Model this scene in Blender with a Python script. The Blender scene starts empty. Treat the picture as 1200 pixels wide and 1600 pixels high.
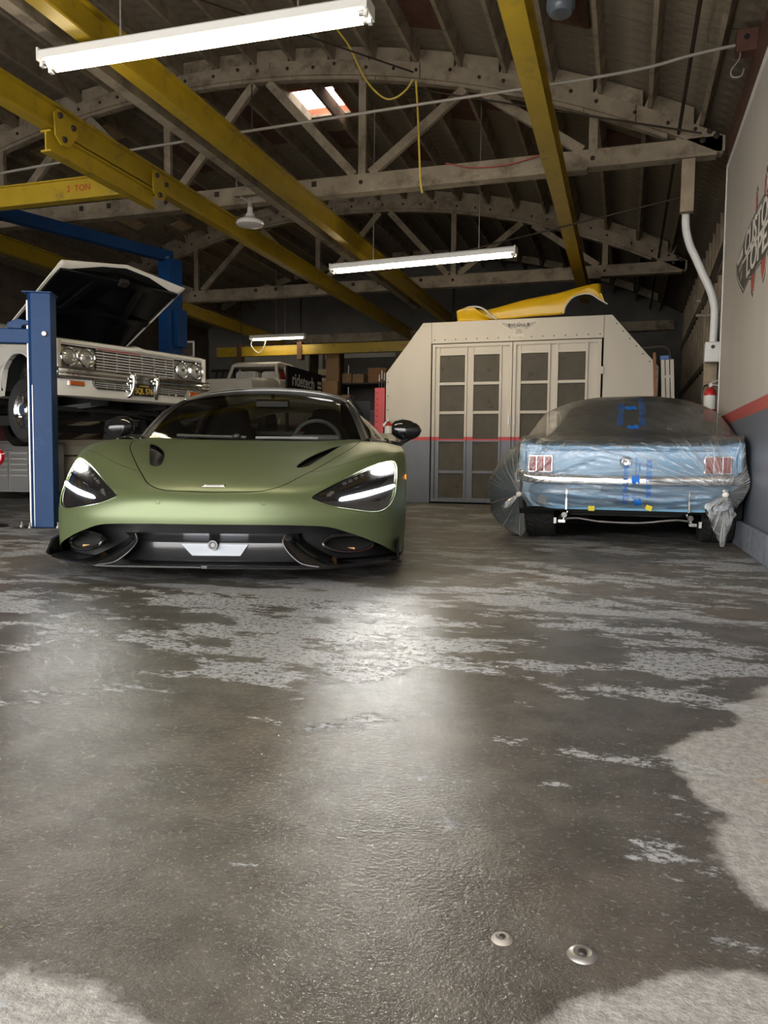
import bpy, bmesh, math, random
from math import sin, cos, pi, radians, sqrt, atan2
from mathutils import Vector, Matrix, Euler
from mathutils.geometry import delaunay_2d_cdt
random.seed(7)
SC = bpy.context.scene
COL = SC.collection
# ---------------------------------------------------------------- camera
cam_data = bpy.data.cameras.new('camera')
cam_data.sensor_fit = 'AUTO'; cam_data.sensor_width = 36.0
cam_data.lens = 36.0*1200/1600
cam_data.clip_start = 0.05
cam = bpy.data.objects.new('camera', cam_data); COL.objects.link(cam)
_yaw, _pitch, _roll = radians(17.35), radians(3.8), radians(0.6)
_F = Vector((-sin(_yaw)*cos(_pitch), cos(_yaw)*cos(_pitch), -sin(_pitch)))
_R0 = Vector((cos(_yaw), sin(_yaw), 0)); _U0 = _R0.cross(_F)
_R = _R0*cos(_roll)+_U0*sin(_roll); _U = _R.cross(_F)
cam.matrix_world = Matrix(((_R.x,_U.x,-_F.x,0),(_R.y,_U.y,-_F.y,0),(_R.z,_U.z,-_F.z,0.6),(0,0,0,1)))
SC.camera = cam
# ---------------------------------------------------------------- sky and exposure
world = bpy.data.worlds.new('sky'); SC.world = world; world.use_nodes = True
wn = world.node_tree.nodes['Background']
wn.inputs[0].default_value = (1.0, 0.98, 0.95, 1); wn.inputs[1].default_value = 5.5
vs = SC.view_settings
vs.view_transform = 'Standard'; vs.look = 'None'; vs.gamma = 1.0; vs.use_curve_mapping = False
vs.exposure = 0.45

# ---------------------------------------------------------------- helpers
class MB:
    def __init__(s): s.v = []; s.f = []; s.sm = []
    def add(s, vs_, fs, smooth=False):
        o = len(s.v); s.v += [tuple(p) for p in vs_]
        for f in fs: s.f.append(tuple(i+o for i in f)); s.sm.append(smooth)
        return s
    def box(s, x0,x1,y0,y1,z0,z1):
        return s.add([(x0,y0,z0),(x1,y0,z0),(x1,y1,z0),(x0,y1,z0),(x0,y0,z1),(x1,y0,z1),(x1,y1,z1),(x0,y1,z1)],
            [(0,3,2,1),(4,5,6,7),(0,1,5,4),(1,2,6,5),(2,3,7,6),(3,0,4,7)])
    def bar(s, p, q, w, h, up=(0,0,1)):
        p = Vector(p); q = Vector(q); d = (q-p).normalized(); u = Vector(up)
        sd = d.cross(u)
        if sd.length < 1e-5: sd = d.cross(Vector((1,0,0)))
        sd.normalize(); u = sd.cross(d)
        vs_ = [e + sd*a*w/2 + u*b*h/2 for e in (p,q) for a,b in ((-1,-1),(1,-1),(1,1),(-1,1))]
        return s.add(vs_, [(0,1,2,3),(7,6,5,4),(0,4,5,1),(1,5,6,2),(2,6,7,3),(3,7,4,0)])
    def cyl(s, p, q, r0, r1=None, n=12, cap=True):
        if r1 is None: r1 = r0
        p = Vector(p); q = Vector(q); d = (q-p).normalized()
        a = d.orthogonal().normalized(); b = d.cross(a)
        vs_ = []
        for e, r in ((p,r0),(q,r1)):
            for i in range(n): t = 2*pi*i/n; vs_.append(e + a*cos(t)*r + b*sin(t)*r)
        s.add(vs_, [(i,(i+1)%n,n+(i+1)%n,n+i) for i in range(n)], True)
        if cap: s.add(vs_, [tuple(range(n-1,-1,-1)), tuple(range(n,2*n))])
        return s
    def tube(s, pts, r, n=8, closed=False):
        pts = [Vector(p) for p in pts]; m = len(pts); vs_ = []
        prev = None
        for i, p in enumerate(pts):
            d = (pts[(i+1)%m if closed else min(i+1,m-1)] - pts[(i-1)%m if closed else max(i-1,0)]).normalized()
            if prev is None: a = d.orthogonal().normalized()
            else:
                a = prev - d*prev.dot(d)
                a = a.normalized() if a.length > 1e-6 else d.orthogonal().normalized()
            prev = a; b = d.cross(a)
            rr = r[i] if isinstance(r,(list,tuple)) else r
            vs_ += [p + a*cos(2*pi*k/n)*rr + b*sin(2*pi*k/n)*rr for k in range(n)]
        fs = [(i*n+k, i*n+(k+1)%n, ((i+1)%m)*n+(k+1)%n, ((i+1)%m)*n+k) for i in range(m if closed else m-1) for k in range(n)]
        s.add(vs_, fs, True)
        if not closed: s.add(vs_, [tuple(range(n-1,-1,-1)), tuple(range((m-1)*n, m*n))])
        return s
    def lathe(s, prof, o=(0,0,0), ax=(0,0,1), n=20):
        """prof: list of (radius, height along axis)"""
        o = Vector(o); d = Vector(ax).normalized(); a = d.orthogonal().normalized(); b = d.cross(a)
        vs_ = [o + d*h + (a*cos(2*pi*k/n)+b*sin(2*pi*k/n))*r for r,h in prof for k in range(n)]
        m = len(prof)
        return s.add(vs_, [(i*n+k, i*n+(k+1)%n, (i+1)*n+(k+1)%n, (i+1)*n+k) for i in range(m-1) for k in range(n)], True)
    def prism(s, poly, f0, f1, smooth=False):
        """poly: 2-D outline, f0/f1: maps (a,b) -> 3-D for both end faces"""
        n = len(poly); vs_ = [f0(*p) for p in poly] + [f1(*p) for p in poly]
        s.add(vs_, [(i,(i+1)%n,n+(i+1)%n,n+i) for i in range(n)], smooth)
        return s.add(vs_, [tuple(range(n-1,-1,-1)), tuple(range(n,2*n))])
    def prism_y(s, poly, y0, y1): return s.prism(poly, lambda a,b:(a,y0,b), lambda a,b:(a,y1,b))
    def prism_x(s, poly, x0, x1): return s.prism(poly, lambda a,b:(x0,a,b), lambda a,b:(x1,a,b))
    def grid(s, rows, smooth=True, wrap=False):
        m = len(rows); n = len(rows[0])
        vs_ = [p for r in rows for p in r]
        fs = [(i*n+k, i*n+(k+1)%n, (i+1)*n+(k+1)%n, (i+1)*n+k) for i in range(m-1) for k in range(n if wrap else n-1)]
        return s.add(vs_, fs, smooth)
    def sphere(s, c, r, sx=1, sy=1, sz=1, n=16, m=10):
        rows = []
        for i in range(m+1):
            t = pi*i/m
            rows.append([(c[0]+r*sx*sin(t)*cos(2*pi*k/n), c[1]+r*sy*sin(t)*sin(2*pi*k/n), c[2]+r*sz*cos(t)) for k in range(n)])
        return s.grid(rows, True, True)
    def mirror_x(s):
        o = len(s.v); n = len(s.f)
        s.v += [(-x,y,z) for x,y,z in s.v]
        for i in range(n): s.f.append(tuple(j+o for j in reversed(s.f[i]))); s.sm.append(s.sm[i])
        return s
    def mesh(s, name, mat, merge=True, bevel=0):
        me = bpy.data.meshes.new(name); me.from_pydata(s.v, [], s.f)
        me.polygons.foreach_set('use_smooth', s.sm)
        if mat: me.materials.append(mat)
        bm = bmesh.new(); bm.from_mesh(me)
        if merge: bmesh.ops.remove_doubles(bm, verts=bm.verts, dist=1e-5)
        bmesh.ops.recalc_face_normals(bm, faces=bm.faces) if merge else None
        if bevel:
            es = [e for e in bm.edges if len(e.link_faces)==2 and e.calc_face_angle(0)>0.5]
            bmesh.ops.bevel(bm, geom=es, offset=bevel, segments=2, affect='EDGES', profile=0.5)
        bm.to_mesh(me); bm.free(); me.update()
        return me
    def build(s, name, mat, parent=None, loc=None, bevel=0, merge=True, sharp=40):
        me = s.mesh(name, mat, merge, bevel)
        if any(s.sm): me.set_sharp_from_angle(angle=radians(sharp))
        o = bpy.data.objects.new(name, me); COL.objects.link(o)
        if parent: o.parent = parent
        if loc: o.location = loc
        return o
def inst(name, me, parent=None, loc=(0,0,0), rot=(0,0,0), scl=(1,1,1)):
    o = bpy.data.objects.new(name, me); COL.objects.link(o)
    o.location = loc; o.rotation_euler = rot; o.scale = scl
    if parent: o.parent = parent
    return o
def tag(o, label=None, cat=None, group=None, kind=None):
    if label: o['label'] = label
    if cat: o['category'] = cat
    if group: o['group'] = group
    if kind: o['kind'] = kind
    return o
def thing(name, label, cat, loc=(0,0,0), rz=0, group=None, kind=None):
    o = bpy.data.objects.new(name, None); COL.objects.link(o)
    o.empty_display_size = 0.1; o.location = loc; o.rotation_euler = (0,0,rz)
    return tag(o, label, cat, group, kind)
def text_mesh(body, size, depth=0.0, align='CENTER', spacing=1.0, bold=0.0):
    cu = bpy.data.curves.new('lettering', 'FONT'); cu.body = body; cu.size = size; cu.extrude = depth
    cu.align_x = align; cu.align_y = 'CENTER'; cu.space_character = spacing; cu.offset = bold
    cu.resolution_u = 3
    ob = bpy.data.objects.new('lettering', cu); COL.objects.link(ob)
    dg = bpy.context.evaluated_depsgraph_get()
    me = bpy.data.meshes.new_from_object(ob.evaluated_get(dg))
    bpy.data.objects.remove(ob); bpy.data.curves.remove(cu)
    me.name = 'lettering'
    return me
def lettering(name, body, size, mat, parent, loc, rot=(0,0,0), scl=(1,1,1), depth=0.001, bold=0.0, spacing=1.0):
    me = text_mesh(body, size, depth, bold=bold, spacing=spacing); me.materials.clear(); me.materials.append(mat)
    return inst(name, me, parent, loc, rot, scl)
def cr(ps, t):
    """Catmull-Rom through ps (list of tuples), t in [0, len-1]"""
    n = len(ps); i = min(int(t), n-2); f = t-i
    p0 = ps[max(i-1,0)]; p1 = ps[i]; p2 = ps[i+1]; p3 = ps[min(i+2,n-1)]
    return tuple(0.5*((2*b)+(-a+c)*f+(2*a-5*b+4*c-d)*f*f+(-a+3*b-3*c+d)*f**3) for a,b,c,d in zip(p0,p1,p2,p3))
def crs(ps, n, closed=False):
    if closed:
        m = len(ps); q = [ps[-1]]+list(ps)+[ps[0],ps[1]]
        return [cr(q, 1+m*k/n) for k in range(n)]
    return [cr(ps, (len(ps)-1)*k/n) for k in range(n+1)]
def lerp(a,b,t): return a+(b-a)*t
def interp(xs, ys, x):
    if x <= xs[0]: return ys[0]
    for i in range(len(xs)-1):
        if x <= xs[i+1]: return lerp(ys[i], ys[i+1], (x-xs[i])/(xs[i+1]-xs[i]))
    return ys[-1]
def smooth_interp(xs, ys, x):
    x = min(max(x, xs[0]), xs[-1])
    for i in range(len(xs)-1):
        if x <= xs[i+1]:
            return cr([(y,) for y in ys], i+(x-xs[i])/(xs[i+1]-xs[i]))[0]
    return ys[-1]

# ---------------------------------------------------------------- materials
def sock(n, *names):
    for k in names:
        if k in n.inputs: return n.inputs[k]
def mat(name, col, rough=0.5, metal=0.0, var=0.0, scale=6.0, bump=0.0, bscale=40.0, dirt=None, dscale=3.0, damt=0.5,
        emit=None, estr=0.0, coat=0.0, spec=0.5, alpha=1.0, trans=0.0, stretch=None, rvar=0.0):
    m = bpy.data.materials.new(name); m.use_nodes = True
    nt = m.node_tree; b = nt.nodes['Principled BSDF']; L = nt.links
    col4 = (*col,1)
    b.inputs['Base Color'].default_value = col4
    b.inputs['Roughness'].default_value = rough; b.inputs['Metallic'].default_value = metal
    b.inputs['Specular IOR Level'].default_value = spec
    b.inputs['Coat Weight'].default_value = coat; b.inputs['Coat Roughness'].default_value = 0.08
    b.inputs['Alpha'].default_value = alpha; b.inputs['Transmission Weight'].default_value = trans
    if emit: b.inputs['Emission Color'].default_value = (*emit,1); b.inputs['Emission Strength'].default_value = estr
    if var or bump or dirt or rvar:
        tc = nt.nodes.new('ShaderNodeTexCoord'); mp = nt.nodes.new('ShaderNodeMapping')
        L.new(tc.outputs['Object'], mp.inputs[0])
        if stretch: mp.inputs['Scale'].default_value = stretch
        def noise(sc, det=6, ro=0.6):
            n = nt.nodes.new('ShaderNodeTexNoise'); n.inputs['Scale'].default_value = sc
            n.inputs['Detail'].default_value = det; n.inputs['Roughness'].default_value = ro
            L.new(mp.outputs[0], n.inputs['Vector']); return n
        cur = None
        if var:
            n = noise(scale); r = nt.nodes.new('ShaderNodeValToRGB')
            r.color_ramp.elements[0].position = 0.3; r.color_ramp.elements[1].position = 0.7
            r.color_ramp.elements[0].color = (*[c*(1-var) for c in col],1)
            r.color_ramp.elements[1].color = (*[min(1,c*(1+var)) for c in col],1)
            L.new(n.outputs['Fac'], r.inputs[0]); cur = r.outputs[0]
            L.new(cur, b.inputs['Base Color'])
        if dirt:
            n = noise(dscale, 8, 0.7); r = nt.nodes.new('ShaderNodeValToRGB')
            r.color_ramp.elements[0].position = 0.62-0.25*damt; r.color_ramp.elements[1].position = 0.72
            mx = nt.nodes.new('ShaderNodeMix'); mx.data_type = 'RGBA'
            L.new(n.outputs['Fac'], r.inputs[0]); L.new(r.outputs[0], mx.inputs['Factor'])
            if cur: L.new(cur, mx.inputs['A'])
            else: mx.inputs['A'].default_value = col4
            mx.inputs['B'].default_value = (*dirt,1)
            L.new(mx.outputs['Result'], b.inputs['Base Color'])
        if rvar:
            n = noise(scale*1.7); r = nt.nodes.new('ShaderNodeMapRange')
            r.inputs['To Min'].default_value = max(0,rough-rvar); r.inputs['To Max'].default_value = min(1,rough+rvar)
            L.new(n.outputs['Fac'], r.inputs['Value']); L.new(r.outputs[0], b.inputs['Roughness'])
        if bump:
            n = noise(bscale, 4); bp = nt.nodes.new('ShaderNodeBump'); bp.inputs['Strength'].default_value = bump
            bp.inputs['Distance'].default_value = 0.01
            L.new(n.outputs['Fac'], bp.inputs['Height']); L.new(bp.outputs[0], b.inputs['Normal'])
    return m
M = {}
M['wood'] = mat('weathered_white_wood', (0.29,0.235,0.165), 0.85, var=0.22, scale=5, bump=0.35, bscale=30, dirt=(0.10,0.07,0.042), dscale=4, damt=0.5)
M['deck'] = mat('roof_board_wood', (0.225,0.185,0.13), 0.9, var=0.3, scale=3, bump=0.35, bscale=25, dirt=(0.09,0.06,0.04), dscale=2.2, damt=0.55)
M['redwood'] = mat('bare_redwood', (0.10,0.042,0.026), 0.8, var=0.35, scale=8, bump=0.3)
M['shaftwood'] = mat('skylight_redwood', (0.42,0.12,0.05), 0.75, var=0.3, scale=8, bump=0.3)
M['darkwood'] = mat('dark_old_wood', (0.085,0.062,0.045), 0.9, var=0.35, scale=3, bump=0.4, bscale=20)
M['studwood'] = mat('stud_wood', (0.30,0.235,0.16), 0.85, var=0.25, scale=6, bump=0.3)
M['bolt'] = mat('rusty_bolt', (0.055,0.04,0.03), 0.7, 0.6)
M['yellow'] = mat('crane_yellow_paint', (0.36,0.24,0.011), 0.42, var=0.12, scale=4, dirt=(0.16,0.11,0.03), dscale=5, damt=0.25, bump=0.05)
M['blue'] = mat('lift_blue_paint', (0.004,0.038,0.13), 0.5, spec=0.3, var=0.1, scale=5, dirt=(0.02,0.06,0.14), dscale=7, damt=0.2)
M['steel'] = mat('dull_steel', (0.42,0.40,0.38), 0.42, 0.9, rvar=0.1)
M['darksteel'] = mat('dark_steel', (0.06,0.055,0.05), 0.5, 0.7)
M['chrome'] = mat('chrome', (0.82,0.82,0.80), 0.08, 1.0)
M['black'] = mat('black_plastic', (0.012,0.012,0.013), 0.4)
M['matteblack'] = mat('matte_black', (0.008,0.008,0.008), 0.9)
M['glossblack'] = mat('gloss_black', (0.008,0.008,0.009), 0.12, coat=0.5)
M['rubber'] = mat('tyre_rubber', (0.022,0.022,0.022), 0.75, var=0.2, scale=12, bump=0.1)
M['fixture'] = mat('fixture_white_enamel', (0.72,0.70,0.66), 0.45)
M['tube'] = mat('fluorescent_tube', (1,1,1), 0.4, emit=(1.0,0.87,0.62), estr=22)
M['pvc'] = mat('white_conduit', (0.68,0.67,0.64), 0.45, var=0.06)
M['greypipe'] = mat('grey_conduit', (0.30,0.27,0.23), 0.6, 0.2)
M['red'] = mat('red_enamel', (0.52,0.022,0.018), 0.32, var=0.06)
M['redtext'] = mat('red_lettering', (0.38,0.03,0.02), 0.5)
M['whitepaint'] = mat('white_sign_paint', (0.80,0.78,0.72), 0.5)
M['cardboard'] = mat('cardboard', (0.34,0.205,0.10), 0.85, var=0.12, scale=4)
M['cord'] = mat('yellow_cord', (0.65,0.47,0.07), 0.5)
M['whitecord'] = mat('white_cord', (0.75,0.72,0.62), 0.5)

def stripe_material(name, upper, lower, red, z0, z1, rough=0.5, dirty=0.5, coord='Object'):
    """two-tone painted surface: lower grey, red band between z0 and z1, off-white above"""
    m = bpy.data.materials.new(name); m.use_nodes = True; nt = m.node_tree; L = nt.links; b = nt.nodes['Principled BSDF']
    tc = nt.nodes.new('ShaderNodeTexCoord'); sp = nt.nodes.new('ShaderNodeSeparateXYZ')
    L.new(tc.outputs[coord], sp.inputs[0])
    def gt(v):
        n = nt.nodes.new('ShaderNodeMath'); n.operation = 'GREATER_THAN'; n.inputs[1].default_value = v
        L.new(sp.outputs['Z'], n.inputs[0]); return n
    def mix(f, a, bb):
        n = nt.nodes.new('ShaderNodeMix'); n.data_type = 'RGBA'; L.new(f, n.inputs['Factor'])
        for k, x in (('A',a),('B',bb)):
            if isinstance(x, tuple): n.inputs[k].default_value = (*x,1)
            else: L.new(x, n.inputs[k])
        return n.outputs['Result']
    mp = nt.nodes.new('ShaderNodeMapping'); mp.inputs['Scale'].default_value = (1.0,1.0,0.35); L.new(tc.outputs[coord], mp.inputs[0])
    n1 = nt.nodes.new('ShaderNodeTexNoise'); n1.inputs['Scale'].default_value = 2.2; n1.inputs['Detail'].default_value = 6; L.new(mp.outputs[0], n1.inputs['Vector'])
    n2 = nt.nodes.new('ShaderNodeTexNoise'); n2.inputs['Scale'].default_value = 9; n2.inputs['Detail'].default_value = 8; L.new(mp.outputs[0], n2.inputs['Vector'])
    r1 = nt.nodes.new('ShaderNodeMapRange'); r1.inputs['From Min'].default_value = 0.42; r1.inputs['From Max'].default_value = 0.75
    r1.inputs['To Max'].default_value = dirty; L.new(n1.outputs['Fac'], r1.inputs['Value'])
    r2 = nt.nodes.new('ShaderNodeMapRange'); r2.inputs['From Min'].default_value = 0.45; r2.inputs['From Max'].default_value = 0.8
    r2.inputs['To Max'].default_value = dirty*0.8; L.new(n2.outputs['Fac'], r2.inputs['Value'])
    up = mix(r1.outputs[0], upper, tuple(c*0.72 for c in upper)); lo = mix(r2.outputs[0], lower, tuple(c*0.6 for c in lower))
    c1 = mix(gt(z0).outputs[0], lo, red); c2 = mix(gt(z1).outputs[0], c1, up)
    L.new(c2, b.inputs['Base Color']); b.inputs['Roughness'].default_value = rough
    bp = nt.nodes.new('ShaderNodeBump'); bp.inputs['Strength'].default_value = 0.06; L.new(n2.outputs['Fac'], bp.inputs['Height']); L.new(bp.outputs[0], b.inputs['Normal'])
    return m
M['boothpaint'] = stripe_material('booth_two_tone_paint', (0.56,0.50,0.41), (0.17,0.18,0.205), (0.55,0.03,0.035), 0.905, 0.955, 0.45, 0.35)
M['wallpaint'] = stripe_material('wall_two_tone_paint', (0.48,0.435,0.385), (0.12,0.13,0.16), (0.42,0.075,0.065), 0.955, 1.045, 0.42, 0.45)
# ================================================================ the hall
XL, XR, YF, YB = -10.25, 1.15, -1.3, 17.6     # left wall, back part of the right wall, door wall, back wall
XC, ARC_R, ARC_T = -4.7, 11.9, 5.08           # roof arch: centre line, radius, top of the truss arch
def arc_z(x, off=0.0): return ARC_T - ARC_R + sqrt((ARC_R+off)**2 - (x-XC)**2)
def arc_pts(x0, x1, off, n): return [(lerp(x0,x1,i/n), arc_z(lerp(x0,x1,i/n), off)) for i in range(n+1)]
# ---- floor
def floor_material():
    m = bpy.data.materials.new('worn_damp_concrete'); m.use_nodes = True; nt = m.node_tree; L = nt.links; b = nt.nodes['Principled BSDF']
    tc = nt.nodes.new('ShaderNodeTexCoord'); P = tc.outputs['Object']
    def N(t, **kw):
        n = nt.nodes.new(t)
        for k, v in kw.items(): setattr(n, k, v)
        return n
    def noise(sc, det=8, ro=0.6, st=None, dist=0.0):
        n = N('ShaderNodeTexNoise'); n.inputs['Scale'].default_value = sc; n.inputs['Detail'].default_value = det
        n.inputs['Roughness'].default_value = ro; n.inputs['Distortion'].default_value = dist
        if st:
            mp = N('ShaderNodeMapping'); mp.inputs['Scale'].default_value = st; mp.inputs['Rotation'].default_value = (0,0,radians(17)); L.new(P, mp.inputs[0]); L.new(mp.outputs[0], n.inputs['Vector'])
        else: L.new(P, n.inputs['Vector'])
        return n.outputs['Fac']
    def rng(x, a, c, lo=0.0, hi=1.0, smooth=True):
        n = N('ShaderNodeMapRange'); n.interpolation_type = 'SMOOTHSTEP' if smooth else 'LINEAR'
        n.inputs['From Min'].default_value = a; n.inputs['From Max'].default_value = c
        n.inputs['To Min'].default_value = lo; n.inputs['To Max'].default_value = hi; L.new(x, n.inputs['Value']); return n.outputs[0]
    def math(op, x, y):
        n = N('ShaderNodeMath', operation=op)
        for i, q in enumerate((x,y)):
            if isinstance(q,(int,float)): n.inputs[i].default_value = q
            else: L.new(q, n.inputs[i])
        return n.outputs[0]
    def mix(f, a, c):
        n = N('ShaderNodeMix', data_type='RGBA')
        if isinstance(f,(int,float)): n.inputs['Factor'].default_value = f
        else: L.new(f, n.inputs['Factor'])
        for k, q in (('A',a),('B',c)):
            if isinstance(q, tuple): n.inputs[k].default_value = (*q,1)
            else: L.new(q, n.inputs[k])
        return n.outputs['Result']
    # damp area: everything except dry patches (discs with ragged rims)
    warp = noise(2.6, 5, 0.55); fine = noise(30, 5, 0.7)
    dry = None
    for (cx, cy, r, sy) in ((0.47,1.62,0.34,1.0),(0.62,2.0,0.36,1.0),(0.42,1.25,0.26,1.0),(0.15,0.74,0.175,0.85),(0.02,0.60,0.18,0.85),(-0.60,0.50,0.195,1.0),(0.75,1.5,.4,1)):
        mp = N('ShaderNodeMapping'); mp.inputs['Location'].default_value = (-cx,-cy*sy,0); mp.inputs['Scale'].default_value = (1,sy,1); L.new(P, mp.inputs[0])
        ln = N('ShaderNodeVectorMath', operation='LENGTH'); L.new(mp.outputs[0], ln.inputs[0])
        d = math('SUBTRACT', ln.outputs['Value'], r)
        dry = d if dry is None else math('MINIMUM', dry, d)
    dry = math('ADD', dry, math('ADD', math('MULTIPLY', math('SUBTRACT', warp, 0.5), 0.34), math('MULTIPLY', math('SUBTRACT', fine, 0.5), 0.05)))
    damp = rng(dry, -0.015, 0.02)
    # far from the door the concrete is dull and dry as well
    sp = N('ShaderNodeSeparateXYZ'); L.new(P, sp.inputs[0])
    farfac = rng(sp.outputs['Y'], 2.4, 4.2)
    damp2 = math('MULTIPLY', damp, math('SUBTRACT', 1.0, math('MULTIPLY', farfac, 0.75)))
    # worn grey paint flakes left on the concrete
    big = noise(1.15, 3, 0.5); mid = noise(4.2, 12, 0.76, (0.7,1.35,1)); speck = noise(55, 4, 0.75)
    flake = math('ADD', math('MULTIPLY', mid, 0.75), math('MULTIPLY', big, 0.45))
    near = math('SUBTRACT', rng(sp.outputs['Y'], 1.0, 2.6, -0.05, 0.035), rng(sp.outputs['Y'], 3.4, 5.5, 0.0, 0.03))
    flake = rng(math('ADD', flake, near), 0.625, 0.655)
    flake = math('MULTIPLY', flake, rng(speck, 0.40, 0.50))
    brown = rng(noise(1.7, 5, 0.6), 0.48, 0.68)
    base = mix(rng(noise(7, 8, 0.65), 0.3, 0.72), (0.072,0.064,0.054), (0.165,0.150,0.130))
    base = mix(math('MULTIPLY', brown, 0.45), base, (0.17,0.125,0.085))
    cracks = rng(noise(2.3, 10, 0.8, (0.5,3.2,1)), 0.60, 0.66)
    base = mix(math('MULTIPLY', cracks, 0.55), base, (0.05,0.046,0.042))
    drycol = mix(rng(speck, 0.35, 0.65), (0.25,0.24,0.22), (0.40,0.385,0.36))
    dampcol = mix(math('MULTIPLY', rng(noise(95, 4, 0.8), 0.57, 0.65), 0.45), mix(0.45, base, (0.034,0.030,0.024)), (0.30,0.29,0.27))  # pale specks: flecks in the concrete plus wet sparkle painted into the colour
    col = mix(damp, drycol, dampcol)
    col = mix(math('MULTIPLY', farfac, 0.8), col, base)
    col = mix(math('MULTIPLY', flake, 0.85), col, (0.40,0.41,0.42))
    # a splash of old ochre paint by the right hand edge
    yl = rng(math('ADD', noise(9, 6, 0.7), math('MULTIPLY', rng(sp.outputs['X'], 0.12, 0.42), 0.16)), 0.70, 0.745)
    col = mix(math('MULTIPLY', yl, math('MULTIPLY', rng(sp.outputs['Y'], 2.0, 1.2), 0.8)), col, (0.42,0.27,0.08))
    L.new(col, b.inputs['Base Color'])
    ro = math('SUBTRACT', 0.62, math('MULTIPLY', damp2, 0.45))
    ro = math('ADD', ro, math('MULTIPLY', flake, 0.06)); L.new(ro, b.inputs['Roughness'])
    b.inputs['Specular IOR Level'].default_value = 0.55
    bp = N('ShaderNodeBump'); bp.inputs['Strength'].default_value = 0.46; bp.inputs['Distance'].default_value = 0.006
    h = math('ADD', math('MULTIPLY', noise(150, 3, 0.65), 0.9), math('MULTIPLY', fine, 0.8)); h = math('ADD', h, math('MULTIPLY', flake, 0.25))
    L.new(h, bp.inputs['Height']); L.new(bp.outputs[0], b.inputs['Normal'])
    return m
fl = MB().box(XL-0.3, XR+0.3, -6.0, YB+0.2, -0.15, 0.0).build('floor', floor_material()); tag(fl, kind='structure')
for k, (x, y, r) in enumerate(((-0.13,0.934,0.012),(-0.032,0.934,0.016))):
    t = thing('floor_anchor', ('small' if k == 0 else 'larger')+' round steel anchor plate set in the damp concrete floor, '+('left' if k == 0 else 'right')+' of the pair', 'anchor', (x,y,0), group='floor anchors')
    MB().lathe([(0.0,0.0035),(r*0.55,0.0035),(r*0.7,0.0045),(r,0.003),(r*1.15,0.0)], n=24).build('plate', M['steel'] if k else M['greypipe'], t)
    MB().lathe([(0.0,0.0055),(r*0.30,0.0055),(r*0.36,0.003)], n=16).build('bolt', M['darksteel'], t)
# ---- walls
wl = MB().box(XL-0.2, XL, YF, YB, 0, 4.0).build('wall_left', M['darkwood']); tag(wl, kind='structure')
for i in range(9):                                   # horizontal boards of the dark left wall
    MB().box(XL, XL+0.022, YF, YB, 0.9+i*0.31, 0.9+i*0.31+0.285).build('board', M['darkwood'], wl)
wallbk = mat('dark_plaster', (0.13,0.12,0.11), 0.9, var=0.25, scale=1.5, bump=0.1)
wb = MB().box(XL-0.2, XR+0.2, YB, YB+0.2, 0, 6.0).build('wall_back', wallbk); tag(wb, kind='structure')
wr = MB().box(0.84, 1.35, YF, 8.05, 0, 3.42).build('wall_right', M['wallpaint']); tag(wr, kind='structure')
kerbm = mat('kerb_grey_paint', (0.17,0.185,0.22), 0.6, var=0.2, scale=8, bump=0.3, dirt=(0.07,0.07,0.075), dscale=6, damt=0.5)
kb = MB().box(0.80, 0.84, YF, 8.05, 0, 0.19).build('baseboard_right', kerbm, bevel=0.012); tag(kb, kind='structure')
wr2 = MB().box(XR, XR+0.2, 8.05, YB, 0, 4.2).build('wall_right_rear', M['darkwood']); tag(wr2, kind='structure')
for i in range(20):                                  # bare studs and boards of the rear right wall
    y = 8.45+i*0.46
    MB().box(XR-0.09, XR, y, y+0.045, 0, 4.1).build('stud', M['studwood'], wr2)
MB().box(0.74, 0.86, 8.53, 8.60, 0, 1.75).build('stud', M['studwood'], wr2)
MB().box(XR-0.10, XR, 8.05, YB, 3.0, 3.14).build('rail', M['studwood'], wr2)
MB().box(XR-0.10, XR, 8.05, YB, 2.0, 2.1).build('rail', M['studwood'], wr2)
MB().box(0.84, XR+0.2, YF, 8.05, 3.42, 3.72).build('trim_1', M['redwood']); tag(bpy.data.objects['trim_1'], kind='structure')
MB().box(0.835, 0.90, YF, 8.06, 3.36, 3.42).build('trim_2', M['fixture']); tag(bpy.data.objects['trim_2'], kind='structure')
MB().box(0.832, 0.856, 8.05, 8.075, 0.19, 3.42).build('trim_3', M['fixture']); tag(bpy.data.objects['trim_3'], kind='structure')
# door wall behind the camera with the open roller door
wf = MB()
wf.box(XL-0.2, -8.2, YF-0.2, YF, 0, 4.0); wf.box(0.55, 1.35, YF-0.2, YF, 0, 4.0); wf.box(-8.2, 0.55, YF-0.2, YF, 3.45, 6.2)
wf = wf.build('wall_front', wallbk); tag(wf, kind='structure')
# ---- roof: deck boards over purlins over bowstring trusses
ce = thing('ceiling', None, None, (0,0,0)); tag(ce, kind='structure')
PH = 0.17
def plank_mesh(x0, x1, w, n):
    a = arc_pts(x0, x1, PH, n); b = arc_pts(x0, x1, PH+0.022, n)
    mb = MB()
    rows = [[(x,0.001,z) for x,z in a],[(x,w-0.001,z) for x,z in a]]; mb.grid(rows)
    mb.grid([[(x,0.003,z) for x,z in b],[(x,w-0.003,z) for x,z in b]])
    mb.grid([[(x,0.003,z) for x,z in a],[(x,0.003,z) for x,z in b]]); mb.grid([[(x,w-0.003,z) for x,z in a],[(x,w-0.003,z) for x,z in b]])
    return mb.mesh('plank', M['deck'])
PW = 0.152
full = plank_mesh(XL-0.2, XR+0.2, PW, 40); lft = plank_mesh(XL-0.2, -4.22, PW, 22); rgt = plank_mesh(-3.58, XR+0.2, PW, 18)
k = 0; y = YF-0.2
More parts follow.
